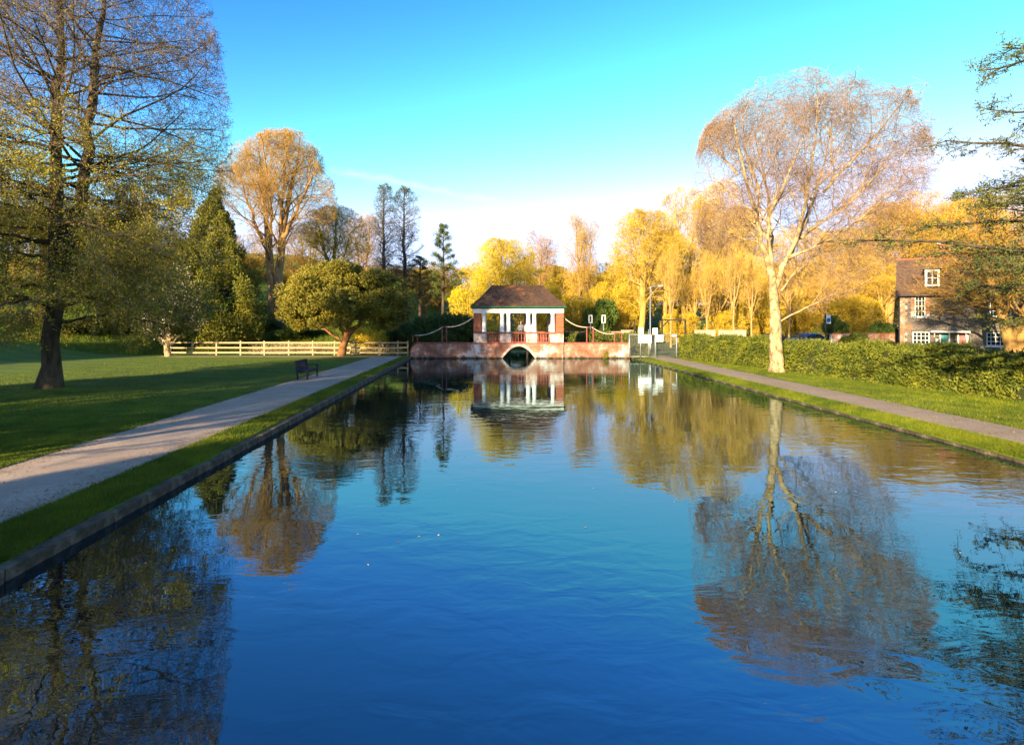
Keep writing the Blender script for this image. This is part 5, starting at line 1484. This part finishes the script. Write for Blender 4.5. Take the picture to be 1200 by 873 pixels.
for (a, b, c, d), m_, nm in ((openings[4], M['door_teal'], 'teal'), (openings[5], M['door_red'], 'red')):
    dr = Geo().bbox(((a + b) / 2, .10, (c + d) / 2), (b - a - .02, .05, d - c - .02), .008).build('door', m_, h)
    dr['label'] = nm + ' panelled front door under the canopy'
    for px_ in (-.18, .18):
        for pz_ in (.5, 1.35): 
            if pz_ < d - c - .3: Geo().bbox(((a + b) / 2 + px_ * .9, .07, c + pz_), (.22, .02, .5), .01).build('door_panel', m_, dr)
    Geo().bbox((b - .1, .055, c + 1.0), (.03, .05, .12), .01).build('handle', M['galv'], dr)
    for xx in (a - .06, b + .06): Geo().bbox((xx, -.01, (c + d) / 2), (.11, .06, d - c), .01).build('door_frame', M['white_paint'], dr)
xa, xb = hx(1090.5), hx(1136.5)
cp = Geo().bbox(((xa + xb) / 2, -.42, hz(388.6)), (xb - xa, .80, .14), .02).build('canopy', M['white_paint'], h)
for f in (.1, .48, .9):
    o = Geo().box((0, 0, 0), (.08, .08, .62), rx=R(48)).build('bracket', M['white_paint'], cp); o.location = (xa + (xb - xa) * f, -.25, hz(388.6) - .27)
Geo().bbox((hx(1098), -.03, hz(399)), (.2, .05, .3), .01).build('wall_box', M['white_paint'], h)
# roof
g = Geo(); NR = 14
for s in (0, 1):
    for k in range(NR):
        t0, t1 = k / NR, (k + 1.15) / NR
        f = lambda t, l: (3.5 - 3.9 * (1 - min(t, 1)) if not s else 3.5 + 3.9 * (1 - min(t, 1)), HE - .35 + (RZ - HE + .35) * min(t, 1) + l)
        (ya, za), (yb, zb) = f(t0, .05), f(t1, .012)
        g.add([[-.35, ya, za], [HWID + .35, ya, za], [HWID + .35, yb, zb], [-.35, yb, zb], [-.35, ya, za - .06], [HWID + .35, ya, za - .06]], [[0, 1, 2, 3], [4, 5, 1, 0]])
rf = g.build('roof', M['house_tiles'], h)
Geo().tubes(np.array([[-.36, 3.5, RZ + .02], [HWID + .36, 3.5, RZ + .02]]), np.array([.1, .1]), 8, True).build('ridge', M['brick_red'], rf)
Geo().tubes(np.array([[-.36, -.43, HE - .33], [HWID + .36, -.43, HE - .33]]), np.array([.06, .06]), 8, True).build('gutter', M['sign_dark'], h)
Geo().tubes(np.array([[-.06, -.12, 0], [-.06, -.12, HE - .5], [-.06, -.40, HE - .36]]), np.array([.05, .05, .05]), 8, True).build('downpipe', M['sign_dark'], h)
# dormer and chimney
dx = hx(1092.5)
dm = Geo().bbox((dx, .9, HE + 1.25), (1.05, 1.6, 1.5), .02).build('dormer', M['white_paint'], rf)
Geo().bbox((dx, .086, HE + 1.25), (.72, .02, 1.15), .004).build('pane', M['glass'], dm)
g = Geo().bbox((dx, .07, HE + 1.25), (.05, .03, 1.15), .004).bbox((dx, .071, HE + 1.25), (.72, .028, .05), .004); g.build('glazing_bar', M['white_paint'], dm)
Geo().box((dx, .95, HE + 2.05), (1.35, 2.0, .09), rx=R(-5)).build('dormer_roof', M['sign_dark'], dm)
ch = Geo().bbox((hx(1112), 3.4, RZ + .5), (1.3, .7, 1.6), .02).build('chimney', M['brick_red'], rf)
Geo().bbox((hx(1112), 3.4, RZ + 1.33), (1.45, .85, .10), .02).build('chimney_cap', M['white_paint'], ch)
